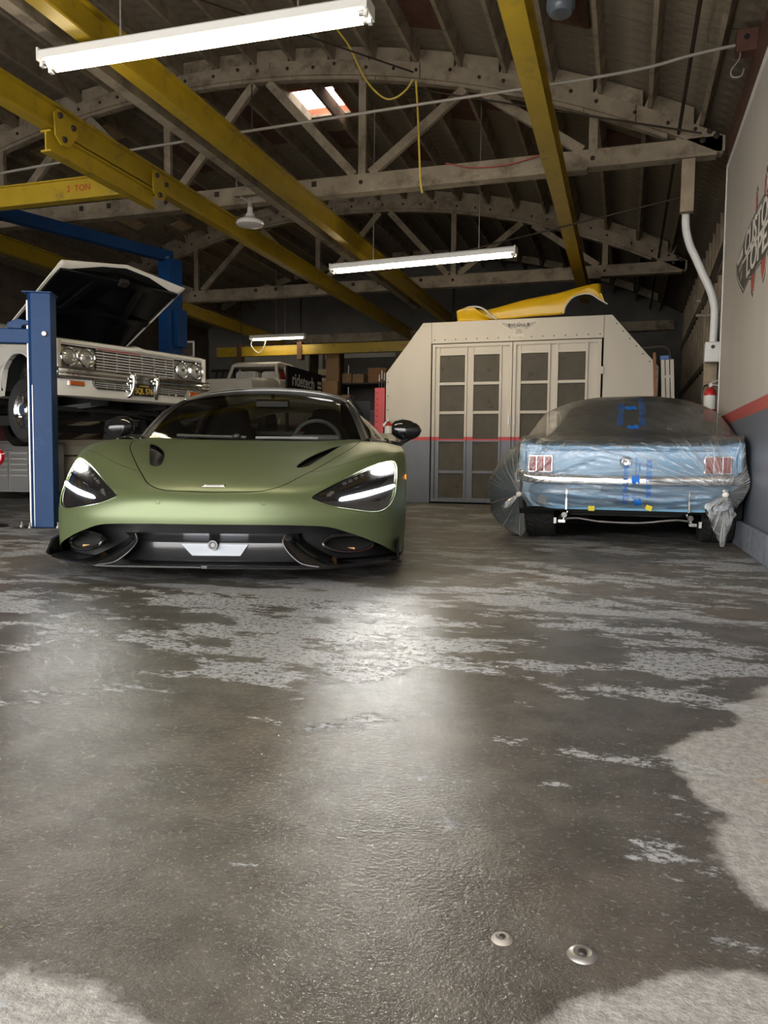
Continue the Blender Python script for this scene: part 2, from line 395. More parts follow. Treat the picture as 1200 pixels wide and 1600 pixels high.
while y < YB:
    jz = random.uniform(-0.002, 0.002)
    if 9.15 < y+PW/2 < 9.92:
        inst('plank', lft, ce, (0,y,jz)); inst('plank', rgt, ce, (0,y,jz))
    else: inst('plank', full, ce, (0,y,jz))
    y += PW; k += 1
sheet = MB(); a = arc_pts(XL-0.2, XR+0.2, PH+0.03, 40)       # felt over the boards keeps the sky out of the joints
for x0, x1, y0, y1 in ((XL-0.2,XR+0.2,YF-0.2,9.17),(XL-0.2,XR+0.2,9.92,YB+0.2),(XL-0.2,-4.22,9.17,9.92),(-3.58,XR+0.2,9.17,9.92)):
    a = arc_pts(x0, x1, PH+0.03, 30); sheet.grid([[(x,y0,z) for x,z in a],[(x,y1,z) for x,z in a]])
sheet.build('roof_felt', M['matteblack'], ce)
PUR_X = [0.58-0.475*i for i in range(23)]
TRUSS_Y = [3.45, 8.2, 12.9]
bays = [(YF, TRUSS_Y[0]), (TRUSS_Y[0], TRUSS_Y[1]), (TRUSS_Y[1], TRUSS_Y[2]), (TRUSS_Y[2], YB)]
for i, x in enumerate(PUR_X):
    ang = atan2(x-XC, ARC_R)
    for j, (y0, y1) in enumerate(bays):
        o = MB().box(-0.021, 0.021, y0+0.01, y1-0.01, 0, PH-0.006).build('purlin', M['wood'], ce, (x+(0.02 if j%2 else -0.02),0,arc_z(x)+0.004))
        o.rotation_euler = (0, ang, 0)
for ty in TRUSS_Y:
    for i in range(len(PUR_X)-1):
        xa, xb = PUR_X[i]-0.045, PUR_X[i+1]+0.045
        xm = (xa+xb)/2
        MB().prism_y([(xa,arc_z(xa,0.01)),(xb,arc_z(xb,0.01)),(xb,arc_z(xb,PH-0.02)),(xa,arc_z(xa,PH-0.02))], ty-0.02, ty+0.02).build('blocking', M['wood'], ce)
for i in range(len(PUR_X)-1):
    xa, xb = PUR_X[i]-0.045, PUR_X[i+1]+0.045
    for yy in (YB-0.9,):
        MB().prism_y([(xa,arc_z(xa,0.01)),(xb,arc_z(xb,0.01)),(xb,arc_z(xb,PH-0.02)),(xa,arc_z(xa,PH-0.02))], yy-0.02, yy+0.02).build('blocking', M['wood'], ce)
# bare red boards where the white paint is missing
for (i, y0, y1) in ((5,6.9,7.75),(4,6.4,7.05),(2,6.75,7.3),(3,8.9,9.6),(4,8.75,9.5),(5,9.0,9.9),(11,9.4,10.6),(12,6.2,6.8),(14,10.0,11.0),(13,13.6,14.6),(15,11.3,12.2),(9,10.4,11.0),(1,9.4,10.2),(7,10.9,11.5)):
    xa, xb = PUR_X[i]-0.045, PUR_X[i+1]+0.045
    mb = MB(); mb.prism_y([(xa,arc_z(xa,PH-0.02)),(xb,arc_z(xb,PH-0.02)),(xb,arc_z(xb,PH-0.008)),(xa,arc_z(xa,PH-0.008))], y0, y1)
    mb.build('bare_board', M['redwood'], ce)
# pale new boards over the lift bay
newb = mat('new_pale_board', (0.50,0.36,0.20), 0.8, var=0.2, scale=7, bump=0.2)
for (i, y0, y1) in ((16,9.6,10.2),(17,10.4,11.2),(18,11.3,12.0),(16,11.4,11.9),(17,8.9,9.4),(18,9.7,10.3),(15,13.3,13.9),(17,12.3,12.7),(15,9.0,9.4)):
    xa, xb = PUR_X[i]-0.045, PUR_X[i+1]+0.045
    mb = MB(); mb.prism_y([(xa,arc_z(xa,PH-0.022)),(xb,arc_z(xb,PH-0.022)),(xb,arc_z(xb,PH-0.009)),(xa,arc_z(xa,PH-0.009))], y0, y1)
    mb.build('pale_board', newb, ce)
# skylight shaft
sk = thing('window_1', None, None, (0,0,0)); tag(sk, kind='structure')
zs = arc_z(-3.9, PH)
MB().box(-4.26,-3.54,9.90,9.93,zs-0.01,zs+0.10).build('shaft_board', M['shaftwood'], sk)
MB().box(-4.26,-3.54,9.14,9.17,zs-0.01,zs+0.10).build('shaft_board', M['shaftwood'], sk)
MB().box(-4.26,-4.23,9.17,9.90,zs-0.06,zs+0.10).build('shaft_board', M['shaftwood'], sk)
MB().box(-3.57,-3.54,9.17,9.90,zs-0.06,zs+0.10).build('shaft_board', M['shaftwood'], sk)
MB().box(-4.24,-3.56,9.86,9.90,zs-0.03,zs+0.0).build('frame', M['wood'], sk)
glassm = mat('clear_pane', (0.95,0.97,1.0), 0.05, trans=1.0, alpha=0.25)
MB().box(-4.30,-3.50,9.10,9.97,zs+0.10,zs+0.106).build('pane', glassm, sk)
# ---- trusses
boltm = MB().lathe([(0.0,-0.010),(0.017,-0.010),(0.019,0.0)], ax=(0,1,0), n=8).mesh('bolt', M['bolt'])
washer = MB().box(-0.028,0.028,-0.008,0.0,-0.028,0.028).mesh('washer', M['bolt'])
BZ0, BZ1 = 3.55, 3.73
def truss(ty, label, bolts=True):
    t = thing('roof_truss', label, 'truss', (0,ty,0), group='bowstring roof trusses')
    x0, x1 = XL+0.1, 0.80
    def chord(off0, off1, ya, yb, xa, xb, n=36):
        a = arc_pts(xa, xb, off0, n); b = arc_pts(xa, xb, off1, n); mb = MB()
        mb.grid([[(x,ya,z) for x,z in a],[(x,ya,z) for x,z in b],[(x,yb,z) for x,z in b],[(x,yb,z) for x,z in a],[(x,ya,z) for x,z in a]], False)
        return mb
    # the upper chord is made of overlapping boards, each piece about two and a half metres long
    xs = [x0, -8.1, -5.6, -3.95, -2.2, 0.0, x1]
    for i in range(len(xs)-1):
        xa, xb = xs[i]+0.004, xs[i+1]-0.004
        chord(-0.155, 0.0, -0.055 if i%2 else -0.05, 0.055, xa, xb, 10).build('arch_board', M['wood'], t)
        chord(-0.195, -0.158, -0.04, 0.045, max(x0,xa-0.5), min(x1,xb-0.5), 10).build('arch_lamination', M['wood'], t)
    MB().box(x0, x1+0.02, -0.055, 0.055, BZ0+0.035, BZ1).build('bottom_chord', M['wood'], t)
    MB().box(x0, x1-0.05, -0.075, 0.07, BZ0, BZ0+0.033).build('chord_lamination', M['wood'], t)
    MB().box(x0, -0.45, -0.095, 0.05, BZ0-0.028, BZ0-0.002).build('chord_lamination', M['wood'], t)
    bn = [-0.4,-2.85,-5.3,-7.75]; tn = [-1.63,-4.07,-6.5,-8.95]
    def web(xa, za, xb, zb, w=0.075, dy=0.0):
        MB().bar((xa,dy,za),(xb,dy,zb),0.06,w,up=(0,1,0)).build('web_member', M['wood'], t) if False else \
        MB().bar((xa,dy,za),(xb,dy,zb),w,0.055,up=(0,1,0)).build('web_member', M['wood'], t)
    for x in bn:
        web(x, BZ1, x, arc_z(x)-0.19, 0.085)
    for x in tn:
        for s in (-1,1):
            xb = x + s*1.225
            if xb > -9.4: web(x+s*0.09, arc_z(x+s*0.09)-0.2, xb-s*0.10, BZ1+0.01, 0.095, 0.0)
    web(0.38, arc_z(0.38)-0.2, 0.60, BZ1, 0.06)
    if bolts:
        for i in range(34):
            x = x1-0.25-i*0.31 + (0.06 if i%3 else 0)
            if x < x0+0.2: break
            inst('bolt', boltm, t, (x, -0.057, arc_z(x)-0.08+(0.035 if i%4 == 0 else -0.0)))
        for x in bn: inst('bolt', boltm, t, (x, -0.057, (BZ0+BZ1)/2), scl=(1.3,1,1.3))
        for x in (-4.62,-4.15,-3.98,-3.4,-6.1,-6.5): inst('washer', washer, t, (x, -0.057, (BZ0+BZ1)/2+0.03))
        for x,z in ((0.62,BZ1-0.03),(0.74,BZ1),(0.68,BZ1+0.05)): inst('bolt', boltm, t, (x,-0.06,z), scl=(1.6,1,1.6))
    return t
truss(TRUSS_Y[0], 'bowstring truss over the camera, nearest the door', False)
truss(TRUSS_Y[1], 'whitewashed wooden bowstring truss in front of the skylight, nearest in view')
truss(TRUSS_Y[2], 'farther whitewashed wooden bowstring truss above the spray booth')
# timber post hanging from the near truss at the conduit
tp = MB().box(0.44,0.562,8.16,8.24,3.05,BZ0).build('timber_post', M['studwood'], bevel=0.004)
tag(tp, 'short raw timber block hanging under the near truss above the white conduit', 'post')
# ================================================================ crane rails, lamps, pipes
def ibeam(mb, p, q, h, fw, tw=0.012, tf=0.018):
    """I-section from p to q; p,q at the centre of the section"""
    for dz, w, t in ((h/2-tf/2, fw, tf), (-h/2+tf/2, fw, tf)):
        mb.bar((p[0],p[1],p[2]+dz), (q[0],q[1],q[2]+dz), w, t)
    mb.bar(p, q, tw, h-2*tf)
    return mb
def rail(name, label, x, y0, y1, z=3.42, h=0.22, fw=0.11, extra=None):
    t = thing(name, label, 'crane rail', (x,y0,0), group='yellow crane rails')
    d = y1-y0
    mb = MB()
    MB().box(-fw/2,fw/2,0,d,z+h/2-0.018,z+h/2).build('upper_flange', M['yellow'], t)
    MB().box(-fw/2,fw/2,0,d,z-h/2,z-h/2+0.018).build('lower_flange', M['yellow'], t)
    MB().box(-0.008,0.008,0,d,z-h/2+0.018,z+h/2-0.018).build('web', M['yellow'], t)
    return t
rail('crane_rail', 'yellow steel crane rail on the right, running over the white spray booth', -0.72, 1.0, 13.6, z=3.41, fw=0.15)
rA = rail('crane_rail', 'yellow steel crane rail crossing behind the large near fluorescent lamp', -3.42, 1.0, 15.8, z=3.41)
rC = rail('crane_rail', 'yellow steel crane rail carrying the 2 TON hoist girder', -4.62, 1.0, 16.6, z=3.41)
rail('crane_rail', 'yellow steel crane rail on the far left above the lifted white car', -7.95, 1.0, 17.2, z=3.41)
# timber running along the left of the second rail
o = MB().box(-3.80,-3.70,1.0,14.0,3.40,3.54).build('timber_runner', M['wood']); tag(o, 'long whitewashed timber running beside the middle yellow crane rail', 'timber')
# hoist bridge on the left pair of rails
t = thing('hoist_girder', 'yellow hoist bridge girder lettered 2 TON hanging from the left crane rails', 'hoist girder', (-4.66,6.42,0))
mb = MB(); mb.box(-2.30,0.0,-0.05,0.05,3.29,3.305); mb.box(-2.30,0.0,-0.05,0.05,3.10,3.115)
mb.build('flange', M['yellow'], t)
MB().box(-2.30,0.0,-0.028,-0.016,3.115,3.29).build('web', M['yellow'], t)
MB().box(-0.012,0.0,-0.05,0.05,3.115,3.29).build('end_plate', M['yellow'], t)
lettering('lettering', '2  TON', 0.085, M['redtext'], t, (-0.47,-0.030,3.205), (pi/2,0,0), depth=0.0005, bold=0.001)
for x in (-0.72,-0.66): inst('bolt', boltm, t, (x,-0.03,3.312), scl=(.9,1,.9))
t = thing('hoist_end_truck', 'yellow hoist end truck bolted under the left crane rail', 'end truck', (-4.62,5.36,0))
mb = MB(); mb.box(-0.05,0.05,0,1.5,3.268,3.283); mb.box(-0.05,0.05,0,1.5,3.11,3.125); mb.build('flange', M['yellow'], t)
MB().box(-0.008,0.008,0,1.5,3.125,3.268).build('web', M['yellow'], t)
pl = [(0.02,3.42),(0.06,3.47),(0.14,3.46),(0.30,3.40),(0.30,3.33),(0.20,3.21),(0.10,3.19),(0.03,3.25)]
for yy in (0.0, 1.38):
    mb = MB(); mb.prism(pl, lambda a,b:(0.064,a+yy,b), lambda a,b:(0.076,a+yy,b)); mb.build('bracket_plate', M['yellow'], t)
    for a,b in ((0.08,3.42),(0.24,3.38),(0.13,3.245)):
        MB().lathe([(0.0,0.02),(0.022,0.02),(0.026,0.0)], (0.076,a+yy,b), (1,0,0), 10).build('bolt', M['bolt'], t)
# low beam across the back of the hall
t = thing('gantry_beam', 'low yellow gantry beam across the back of the hall above the pickup', 'beam', (-8.5,15.0,0))
mb = MB(); mb.box(0,5.6,-0.07,0.07,2.80,2.815); mb.box(0,5.6,-0.07,0.07,2.985,3.0); mb.build('flange', M['yellow'], t)
MB().box(0,5.6,-0.05,-0.038,2.815,2.985).build('web', M['yellow'], t)
for x in (0.55,1.95): MB().box(x-0.05,x+0.05,-0.085,0.085,2.70,3.06).build('hanger_strap', M['redwood'], t)
lettering('lettering', '1 TON', 0.09, M['redtext'], t, (4.2,-0.052,2.90), (pi/2,0,0), depth=0.0005)
for x in (0.55,1.95,5.2): MB().cyl((x,0.0,3.0),(x,0.0,4.0),0.02).build('hanger_rod', M['darksteel'], t)

# ---- fluorescent lamps
def fluor(name, label, p, q, tubes=2, hang=None, w=0.13):
    p = Vector(p); q = Vector(q); L = (q-p).length; t = thing(name, label, 'ceiling light', p, atan2(q.y-p.y, q.x-p.x), group='fluorescent lamps')
    t.rotation_euler = (0, -atan2(q.z-p.z, L), atan2(q.y-p.y, q.x-p.x))
    hb = MB(); hb.prism([(-w/2,0.0),(-w/2,0.05),(-w*0.35,0.07),(w*0.35,0.07),(w/2,0.05),(w/2,0.0),(w/2-0.008,0.0),(w/2-0.01,0.012),(-w/2+0.01,0.012),(-w/2+0.008,0.0)], lambda a,b:(0,a,b), lambda a,b:(L,a,b))
    hb.build('housing', M['fixture'], t)
    ys = (-w*0.27, w*0.27) if tubes == 2 else (0.0,)
    for y in ys:
        MB().cyl((0.05,y,-0.017),(L-0.05,y,-0.017),0.019,n=12).build('tube', M['tube'], t)
        for x in (0.012, L-0.012):
            MB().box(x-0.012,x+0.012,y-0.016,y+0.016,-0.04,0.012).build('socket', M['fixture'], t)
        for x in (0.038, L-0.038):
            MB().cyl((x-0.014,y,-0.017),(x+0.014,y,-0.017),0.0195,n=12).build('tube_cap', M['steel'], t)
    for x in (0.0, L):
        MB().box(x-0.006,x+0.006,-w/2-0.004,w/2+0.004,-0.012,0.072).build('end_cap', M['fixture'], t)
    for x in ((0.58,L-0.45) if hang else ()):
        MB().cyl((x,0,0.07),(x,0,hang-p.z),0.006,n=6).build('hanging_wire', M['greypipe'], t)
    return t
fluor('fluorescent_lamp', 'long twin-tube fluorescent lamp nearest the camera, crossing the yellow rails', (-3.76,4.375,3.21), (-1.50,4.42,3.21), 2, 4.9, w=0.155)
fluor('fluorescent_lamp', 'long twin-tube fluorescent lamp hanging in front of the spray booth', (-3.68,9.42,3.045), (-1.29,9.20,3.045), 2, 5.0, w=0.14)
fluor('fluorescent_lamp', 'small single-tube fluorescent lamp far back above the pickup cab', (-7.5,14.6,3.10), (-6.27,14.58,3.10), 1, 4.9)
t = thing('lamp_cord', 'white cord looping under the small far fluorescent lamp', 'cord', (-7.44,14.6,3.115))
MB().tube(crs([(0,0,0),(-0.06,0,-0.12),(0.02,0,-0.24),(0.12,0,-0.30),(0.22,0,-0.22),(0.28,0,-0.05)],24),0.012,6).build('cable', M['whitecord'], t)
# ---- enamel dome lamp on the near truss
t = thing('dome_lamp', 'white enamel dome lamp hanging unlit under the near truss', 'lamp', (-4.18,8.12,0))
MB().lathe([(0.0,3.475),(0.03,3.475),(0.034,3.42),(0.05,3.405),(0.06,3.37),(0.125,3.335),(0.155,3.315),(0.16,3.295),(0.15,3.278),(0.12,3.27),(0.0,3.265)], n=32).build('shade', mat('lamp_enamel',(0.66,0.64,0.60),0.25), t)
MB().cyl((0,0,3.47),(0,0,3.56),0.03,n=12).build('socket', M['greypipe'], t)
MB().tube(crs([(0,0,3.54),(-0.06,-0.03,3.57),(-0.13,-0.02,3.62),(-0.17,0,3.72),(-0.17,0.0,3.85)],20),0.010,6).build('flex_conduit', M['greypipe'], t)
o = MB().box(-4.36,-4.02,8.06,8.13,3.60,3.70).build('junction_box', M['wood'], bevel=0.004); tag(o, 'pale junction box on the truss chord above the dome lamp', 'junction box')

# ---- pipes, rods, cords
def pipe(name, label, cat, pts, r, m, n=8, sm=None):
    o = MB().tube(crs(pts, sm) if sm else pts, r, n).build(name, m); return tag(o, label, cat)
pipe('sagging_pipe', 'thin grey conduit sagging across the hall in front of the near truss', 'conduit', [(-6.3,6.6,3.53),(-4.7,6.6,3.595),(-2.1,6.6,3.66),(-0.2,6.6,3.70),(0.42,6.55,3.745),(0.76,6.5,3.75)], 0.013, M['greypipe'], 8, 30)
t = thing('wall_junction_box', 'small dark junction box on the wall top at the end of the sagging conduit', 'junction box', (0.70,6.44,3.67))
MB().box(0,0.15,0,0.12,0,0.16).build('box', M['redwood'], t, bevel=0.006); MB().lathe([(0,-0.004),(0.02,-0.004),(0.022,0)],(0.07,0,0.10),(0,1,0),12).build('knockout', M['matteblack'], t)
MB().tube(crs([(0.03,0.02,0),(0.02,0,-0.06),(-0.03,0,-0.13),(-0.02,0,-0.18),(0.04,0.0,-0.18),(0.06,0.02,-0.12)],18),0.006,6).build('cable', M['greypipe'], t)
pipe('ceiling_conduit', 'dark conduit running lengthwise along the roof near the right wall', 'conduit', [(0.40,2.0,3.79),(0.40,17.0,3.79)], 0.016, M['bolt'])
for a, b_, lab in (((-2.4,8.05,4.55),(0.60,8.02,3.72),'dark tie rod slanting from the arch to the right end of the near truss'),
                   ((-3.3,10.2,3.18),(0.50,8.4,3.27),'thin dark tie rod slanting below the near truss towards the timber block'),
                   ((-4.3,6.2,4.9),(-2.2,7.9,4.6),'thin dark tie rod crossing behind the near fluorescent lamp')):
    pipe('tie_rod', lab, 'rod', [a,b_], 0.009, M['bolt'], 6)
pipe('hanging_rod', 'thin dark rod hanging straight down left of the skylight', 'rod', [(-4.12,8.05,4.8),(-4.12,8.05,3.95)], 0.008, M['bolt'], 6)
pipe('yellow_cord', 'yellow extension cord looping down from the roof by the near lamp', 'cord', [(-2.98,7.6,5.1),(-2.93,7.6,4.98),(-2.80,7.6,4.80),(-2.62,7.6,4.45),(-2.45,7.6,4.26),(-2.33,7.6,4.22),(-2.2,7.6,4.28),(-2.12,7.6,4.38)], 0.010, M['cord'], 6, 30)
pipe('hanging_yellow_cord', 'straight yellow pull cord hanging past the near truss chord', 'cord', [(-2.09,7.6,4.36),(-2.07,7.6,4.1),(-2.05,7.6,3.75),(-2.03,7.6,3.40),(-2.01,7.6,3.27)], 0.011, M['cord'], 6, 12)
pipe('red_cable', 'thin red cable sagging along the near truss chord', 'cord', [(-1.9,8.12,3.74),(-1.6,8.12,3.66),(-1.2,8.12,3.66),(-0.8,8.12,3.74)], 0.006, M['redtext'], 6, 14)
t = thing('roof_lamp', 'bluish glass roof lamp at the top edge between the purlins', 'lamp', (-0.62,6.75,4.30))
MB().lathe([(0.0,0.0),(0.09,0.01),(0.12,0.05),(0.12,0.12),(0.10,0.14)], n=20).build('globe', mat('blue_glass',(0.16,0.19,0.23),0.15), t)
MB().lathe([(0.10,0.14),(0.13,0.15),(0.13,0.18),(0.0,0.19)], n=20).build('cap', M['darksteel'], t)
# ================================================================ paint spray booth
BY = 10.85
bt = thing('spray_booth', 'off-white sheet metal paint spray booth with double doors and chamfered top', 'spray booth', (-1.5,BY,0))
def bx(x): return x+1.5
L0, R0_, CL, CRt, ZT, ZC = bx(-3.38), bx(0.386), bx(-2.83), bx(-0.22), 2.585, 1.88
DL, DR, DM, DT = bx(-2.685), bx(-0.34), bx(-1.533), 2.285
BD = 3.6
mb = MB(); mb.prism_y([(L0,0.0),(DL-0.02,0.0),(DL-0.02,ZT),(CL,ZT),(L0,ZC)], 0.0, 0.05); mb.build('side_panel', M['boothpaint'], bt, bevel=0.004)
mb = MB(); mb.prism_y([(R0_,0.0),(R0_,ZC),(CRt,ZT),(DR+0.02,ZT),(DR+0.02,0.0)], 0.0, 0.05); mb.build('side_panel', M['boothpaint'], bt, bevel=0.004)
MB().box(DL-0.017,DR+0.017,0.0,0.05,DT,ZT).build('header_panel', M['boothpaint'], bt, bevel=0.004)
mb = MB()
sec = [(L0,0.0),(L0,ZC),(CL,ZT),(CRt,ZT),(R0_,ZC),(R0_,0.0)]
mb.grid([[(a,0.05,b) for a,b in sec],[(a,BD,b) for a,b in sec]], False)
mb.add([(a,BD,b) for a,b in sec],[(0,1,2,3,4,5)]); mb.build('shell', M['boothpaint'], bt)
MB().box(DL,DR,0.30,0.32,0,DT).build('inner_panel', M['matteblack'], bt)
rv = MB().lathe([(0,-0.004),(0.007,-0.004),(0.009,0)], ax=(0,1,0), n=8).mesh('rivet', M['darksteel'])
for i in range(16): inst('rivet', rv, bt, (lerp(DL+0.03,DR-0.03,i/15),0,DT+0.05))
for i in range(7): inst('rivet', rv, bt, (lerp(CRt+0.06,R0_-0.03,i/6),0,lerp(ZT-0.12,ZC-0.03,i/6)))
for i in range(8): inst('rivet', rv, bt, (R0_-0.025,0,1.75-i*0.2)); inst('rivet', rv, bt, (L0+0.03,0,1.75-i*0.2))
filt = mat('grey_filter_pad', (0.105,0.092,0.072), 0.95, var=0.12, scale=5, bump=0.3, bscale=90, dirt=(0.05,0.042,0.035), dscale=7, damt=0.15)
ZR = [0.06,0.455,0.905,1.30,1.71,2.13]       # lower edges of the five rows and top
def leaf(x0, x1, cols, hinge_left):
    d = thing('door', None, None); d.parent = bt
    fr = 0.045
    W = M['boothpaint']
    z0, z1 = 0.02, DT-0.015
    for a, b in ((x0,x0+fr),(x1-fr,x1)): MB().box(a,b,-0.02,0.04,z0,z1).build('stile', W, d, bevel=0.003)
    MB().box(x0+fr,x1-fr,-0.02,0.04,z1-fr,z1).build('top_rail', W, d, bevel=0.003)
    MB().box(x0+fr,x1-fr,-0.02,0.04,z0,z0+fr).build('bottom_rail', W, d, bevel=0.003)
    # recessed sheet between the frame and the filter columns
    xs = [x0+fr] + [e for c in cols for e in c] + [x1-fr]
    for i in range(0, len(xs), 2): MB().box(xs[i],xs[i+1],0.012,0.03,z0+fr,z1-fr).build('infill', W, d)
    for a, b in cols:
        for e in (a,b): MB().box(e-0.016,e+0.016,-0.012,0.012,z0+fr,z1-fr).build('muntin', W, d, bevel=0.002)
        MB().box(a+0.016,b-0.016,0.0,0.02,2.13,z1-fr).build('top_infill', W, d)
        for i, z in enumerate(ZR):
            MB().box(a+0.016,b-0.016,-0.010,0.012,z-0.02,z+0.02).build('glazing_bar', W, d, bevel=0.002)
        for i in range(5):
            MB().box(a+0.016,b-0.016,0.012,0.028,ZR[i]+0.02,ZR[i+1]-0.02).build('filter_panel', filt, d)
    return d
w = DM-DL
d1 = leaf(DL+0.004, DM-0.004, [(DL+0.10,DL+0.495),(DL+0.59,DL+0.985)], True)
d2 = leaf(DM+0.004, DR-0.004, [(DM+0.10,DM+0.50),(DM+0.605,DM+1.00)], False)
MB().box(DM-0.05,DM-0.03,-0.035,-0.02,1.12,1.24).build('handle', M['steel'], d1, bevel=0.003)
MB().box(DM+0.03,DM+0.05,-0.035,-0.02,1.12,1.24).build('handle', M['steel'], d2, bevel=0.003)
for z in (0.4,1.85): MB().box(DR-0.03,DR+0.03,-0.03,-0.02,z-0.05,z+0.05).build('hinge', M['boothpaint'], bt, bevel=0.003)
# winged sign over the doors
sg = thing('winged_sign', 'small winged CUSTOMS LOPEZ emblem on the spray booth header', 'sign', (-1.46,BY-0.001,2.47))
silver = mat('sign_silver', (0.30,0.27,0.23), 0.5, 0.3); cream = mat('sign_cream', (0.66,0.61,0.52), 0.6)
def wing_outline(k, s):
    h = [(0.0,0.075),(0.04,0.055),(0.10,0.06),(0.16,0.062),(0.27,0.075),(0.24,0.045),(0.20,0.02),(0.15,-0.008),(0.12,-0.025),(0.06,-0.035),(0.03,-0.055),(0.05,-0.09),(0.03,-0.095),(0.0,-0.075)]
    p = [(a*s,b*s) for a,b in h] + [(-a*s,b*s) for a,b in reversed(h[1:-1])]
    return p
mb = MB(); mb.prism_y(wing_outline(0,1.06), -0.004, 0.0); mb.build('wing_backing', cream, sg)
mb = MB(); mb.prism_y(wing_outline(0,0.94), -0.007, -0.004); mb.build('wing_plate', silver, sg)
MB().box(-0.145,0.145,-0.010,-0.007,0.008,0.05).build('name_band', M['darksteel'], sg)
lettering('lettering', 'CUSTOMS', 0.052, cream, sg, (0,-0.0105,0.029), (pi/2,0,0), depth=0.0005, bold=0.0012)
lettering('lettering', 'LOPEZ', 0.046, cream, sg, (0,-0.0085,-0.014), (pi/2,0,0), (1.25,1,1), depth=0.0005, bold=0.0012)
MB().box(-0.08,0.08,-0.004,0.0,-0.135,-0.095).build('lower_banner', cream, sg)
# ---- yellow fender lying on the booth
fd = thing('fender_panel', 'loose yellow car fender with grey primer lying on top of the spray booth', 'fender', (0,11.05,2.587))
fy = mat('fender_yellow', (0.72,0.43,0.012), 0.35, var=0.05, scale=3, dirt=(0.17,0.15,0.13), dscale=1.3, damt=0.22)
top = [(-2.34,0.115),(-2.22,0.19),(-2.10,0.215),(-1.95,0.20),(-1.75,0.24),(-1.48,0.31),(-1.2,0.36),(-0.95,0.40),(-0.7,0.45),(-0.5,0.475),(-0.385,0.475),(-0.372,0.40),(-0.370,0.31)]
bot = [(-2.34,0.105),(-2.30,0.03),(-2.15,0.0),(-1.98,0.0),(-1.75,0.02),(-1.5,0.03),(-1.2,0.045),(-0.87,0.06),(-0.85,0.14),(-0.76,0.26),(-0.62,0.31),(-0.5,0.295),(-0.40,0.23)]
rows = []
N = 60
for i in range(N+1):
    a = cr(top, (len(top)-1)*i/N); b = cr(bot, (len(bot)-1)*i/N); r = []
    for k in range(13):
        f = k/12
        z = lerp(a[1], b[1], f); x = lerp(a[0], b[0], f)
        y = -0.10*sin(min(1,f*1.5)*pi/2) + 0.03*f*f + (0.16 if k == 0 else 0.06 if k == 1 else 0)
        r.append((x, y-0.02, z))
    rows.append(r)
o = MB().grid(rows).build('skin', fy, fd); md = o.modifiers.new('thickness','SOLIDIFY'); md.thickness = 0.012
# nose end: inside of the headlamp bucket curls round
rows = []
for i in range(17):
    t_ = i/16; x = lerp(-2.34,-1.83,t_); zt = 0.0+0.185*sin(pi*min(1,t_*0.62+0.28))**1.0*(1 if t_<0.5 else 1-(t_-0.5)*1.75)
    rows.append([(x, -0.18+0.03*cos(pi*k/8), max(0.002, zt*k/8)) for k in range(9)])
o = MB().grid(rows).build('nose_cap', fy, fd); md = o.modifiers.new('thickness','SOLIDIFY'); md.thickness = 0.008
edge = crs([(-2.34,-0.155,0.10),(-2.24,-0.165,0.175),(-2.10,-0.17,0.20),(-1.97,-0.17,0.165),(-1.86,-0.165,0.07),(-1.78,-0.14,0.02)],30)
MB().tube(edge,0.012,6).build('rolled_edge', M['fixture'], fd)
edge = crs([(-0.87,-0.105,0.055),(-0.85,-0.11,0.14),(-0.76,-0.11,0.26),(-0.62,-0.11,0.31),(-0.5,-0.11,0.295),(-0.40,-0.10,0.23),(-0.29,-0.08,0.165)],30)
MB().tube(edge,0.010,6).build('arch_flange', M['fixture'], fd)
mb = MB(); mb.prism_y([(-0.47,0.29),(-0.40,0.245),(-0.29,0.165),(-0.33,0.20),(-0.372,0.31)], -0.10, -0.06); mb.build('tail_tip', fy, fd)
# ================================================================ right wall fittings
lg = thing('wall_emblem', 'big black and silver winged CUSTOMS LOPEZ emblem painted on the right wall', 'sign', (0.839,5.9,2.12))
lblack = mat('emblem_black', (0.03,0.028,0.026), 0.5); lsil = mat('emblem_silver', (0.60,0.56,0.50), 0.45)
def on_wall(d): return (lambda a,b:(-d,-a,b))
body = [(-1.20,0.13),(-0.72,0.24),(-0.35,0.27),(-0.22,0.27),(-0.20,0.34),(-0.235,0.40),(-0.19,0.44),(-0.15,0.40),(-0.15,0.28),(0.15,0.28),(0.15,0.40),(0.19,0.44),(0.235,0.40),(0.20,0.34),(0.22,0.27),(0.72,0.24),(1.20,0.13),
        (1.15,0.04),(1.06,-0.02),(0.95,-0.08),(0.72,-0.19),(0.45,-0.15),(0.33,-0.17),(0.30,-0.27),(0.22,-0.32),(0.15,-0.26),(0.12,-0.16),(-0.12,-0.16),(-0.15,-0.26),(-0.22,-0.32),(-0.30,-0.27),(-0.33,-0.17),(-0.45,-0.15),(-0.72,-0.19),(-0.95,-0.08),(-1.06,-0.02),(-1.15,0.04)]
def scaled(p, s, dz=0.0): return [(a*s, b*(s if s > 1 else s-0.05)+dz) for a,b in p]
for s, d0, d1, m_, nm in ((1.045,0.0,0.002,lsil,'outer_line'),(1.02,0.002,0.0035,lblack,'black_line'),(0.985,0.0035,0.005,lsil,'silver_ground'),(0.955,0.005,0.0065,lblack,'black_ground')):
    mb = MB(); mb.prism(scaled(body, s, 0.003), on_wall(d0), on_wall(d1)); mb.build(nm, m_, lg)
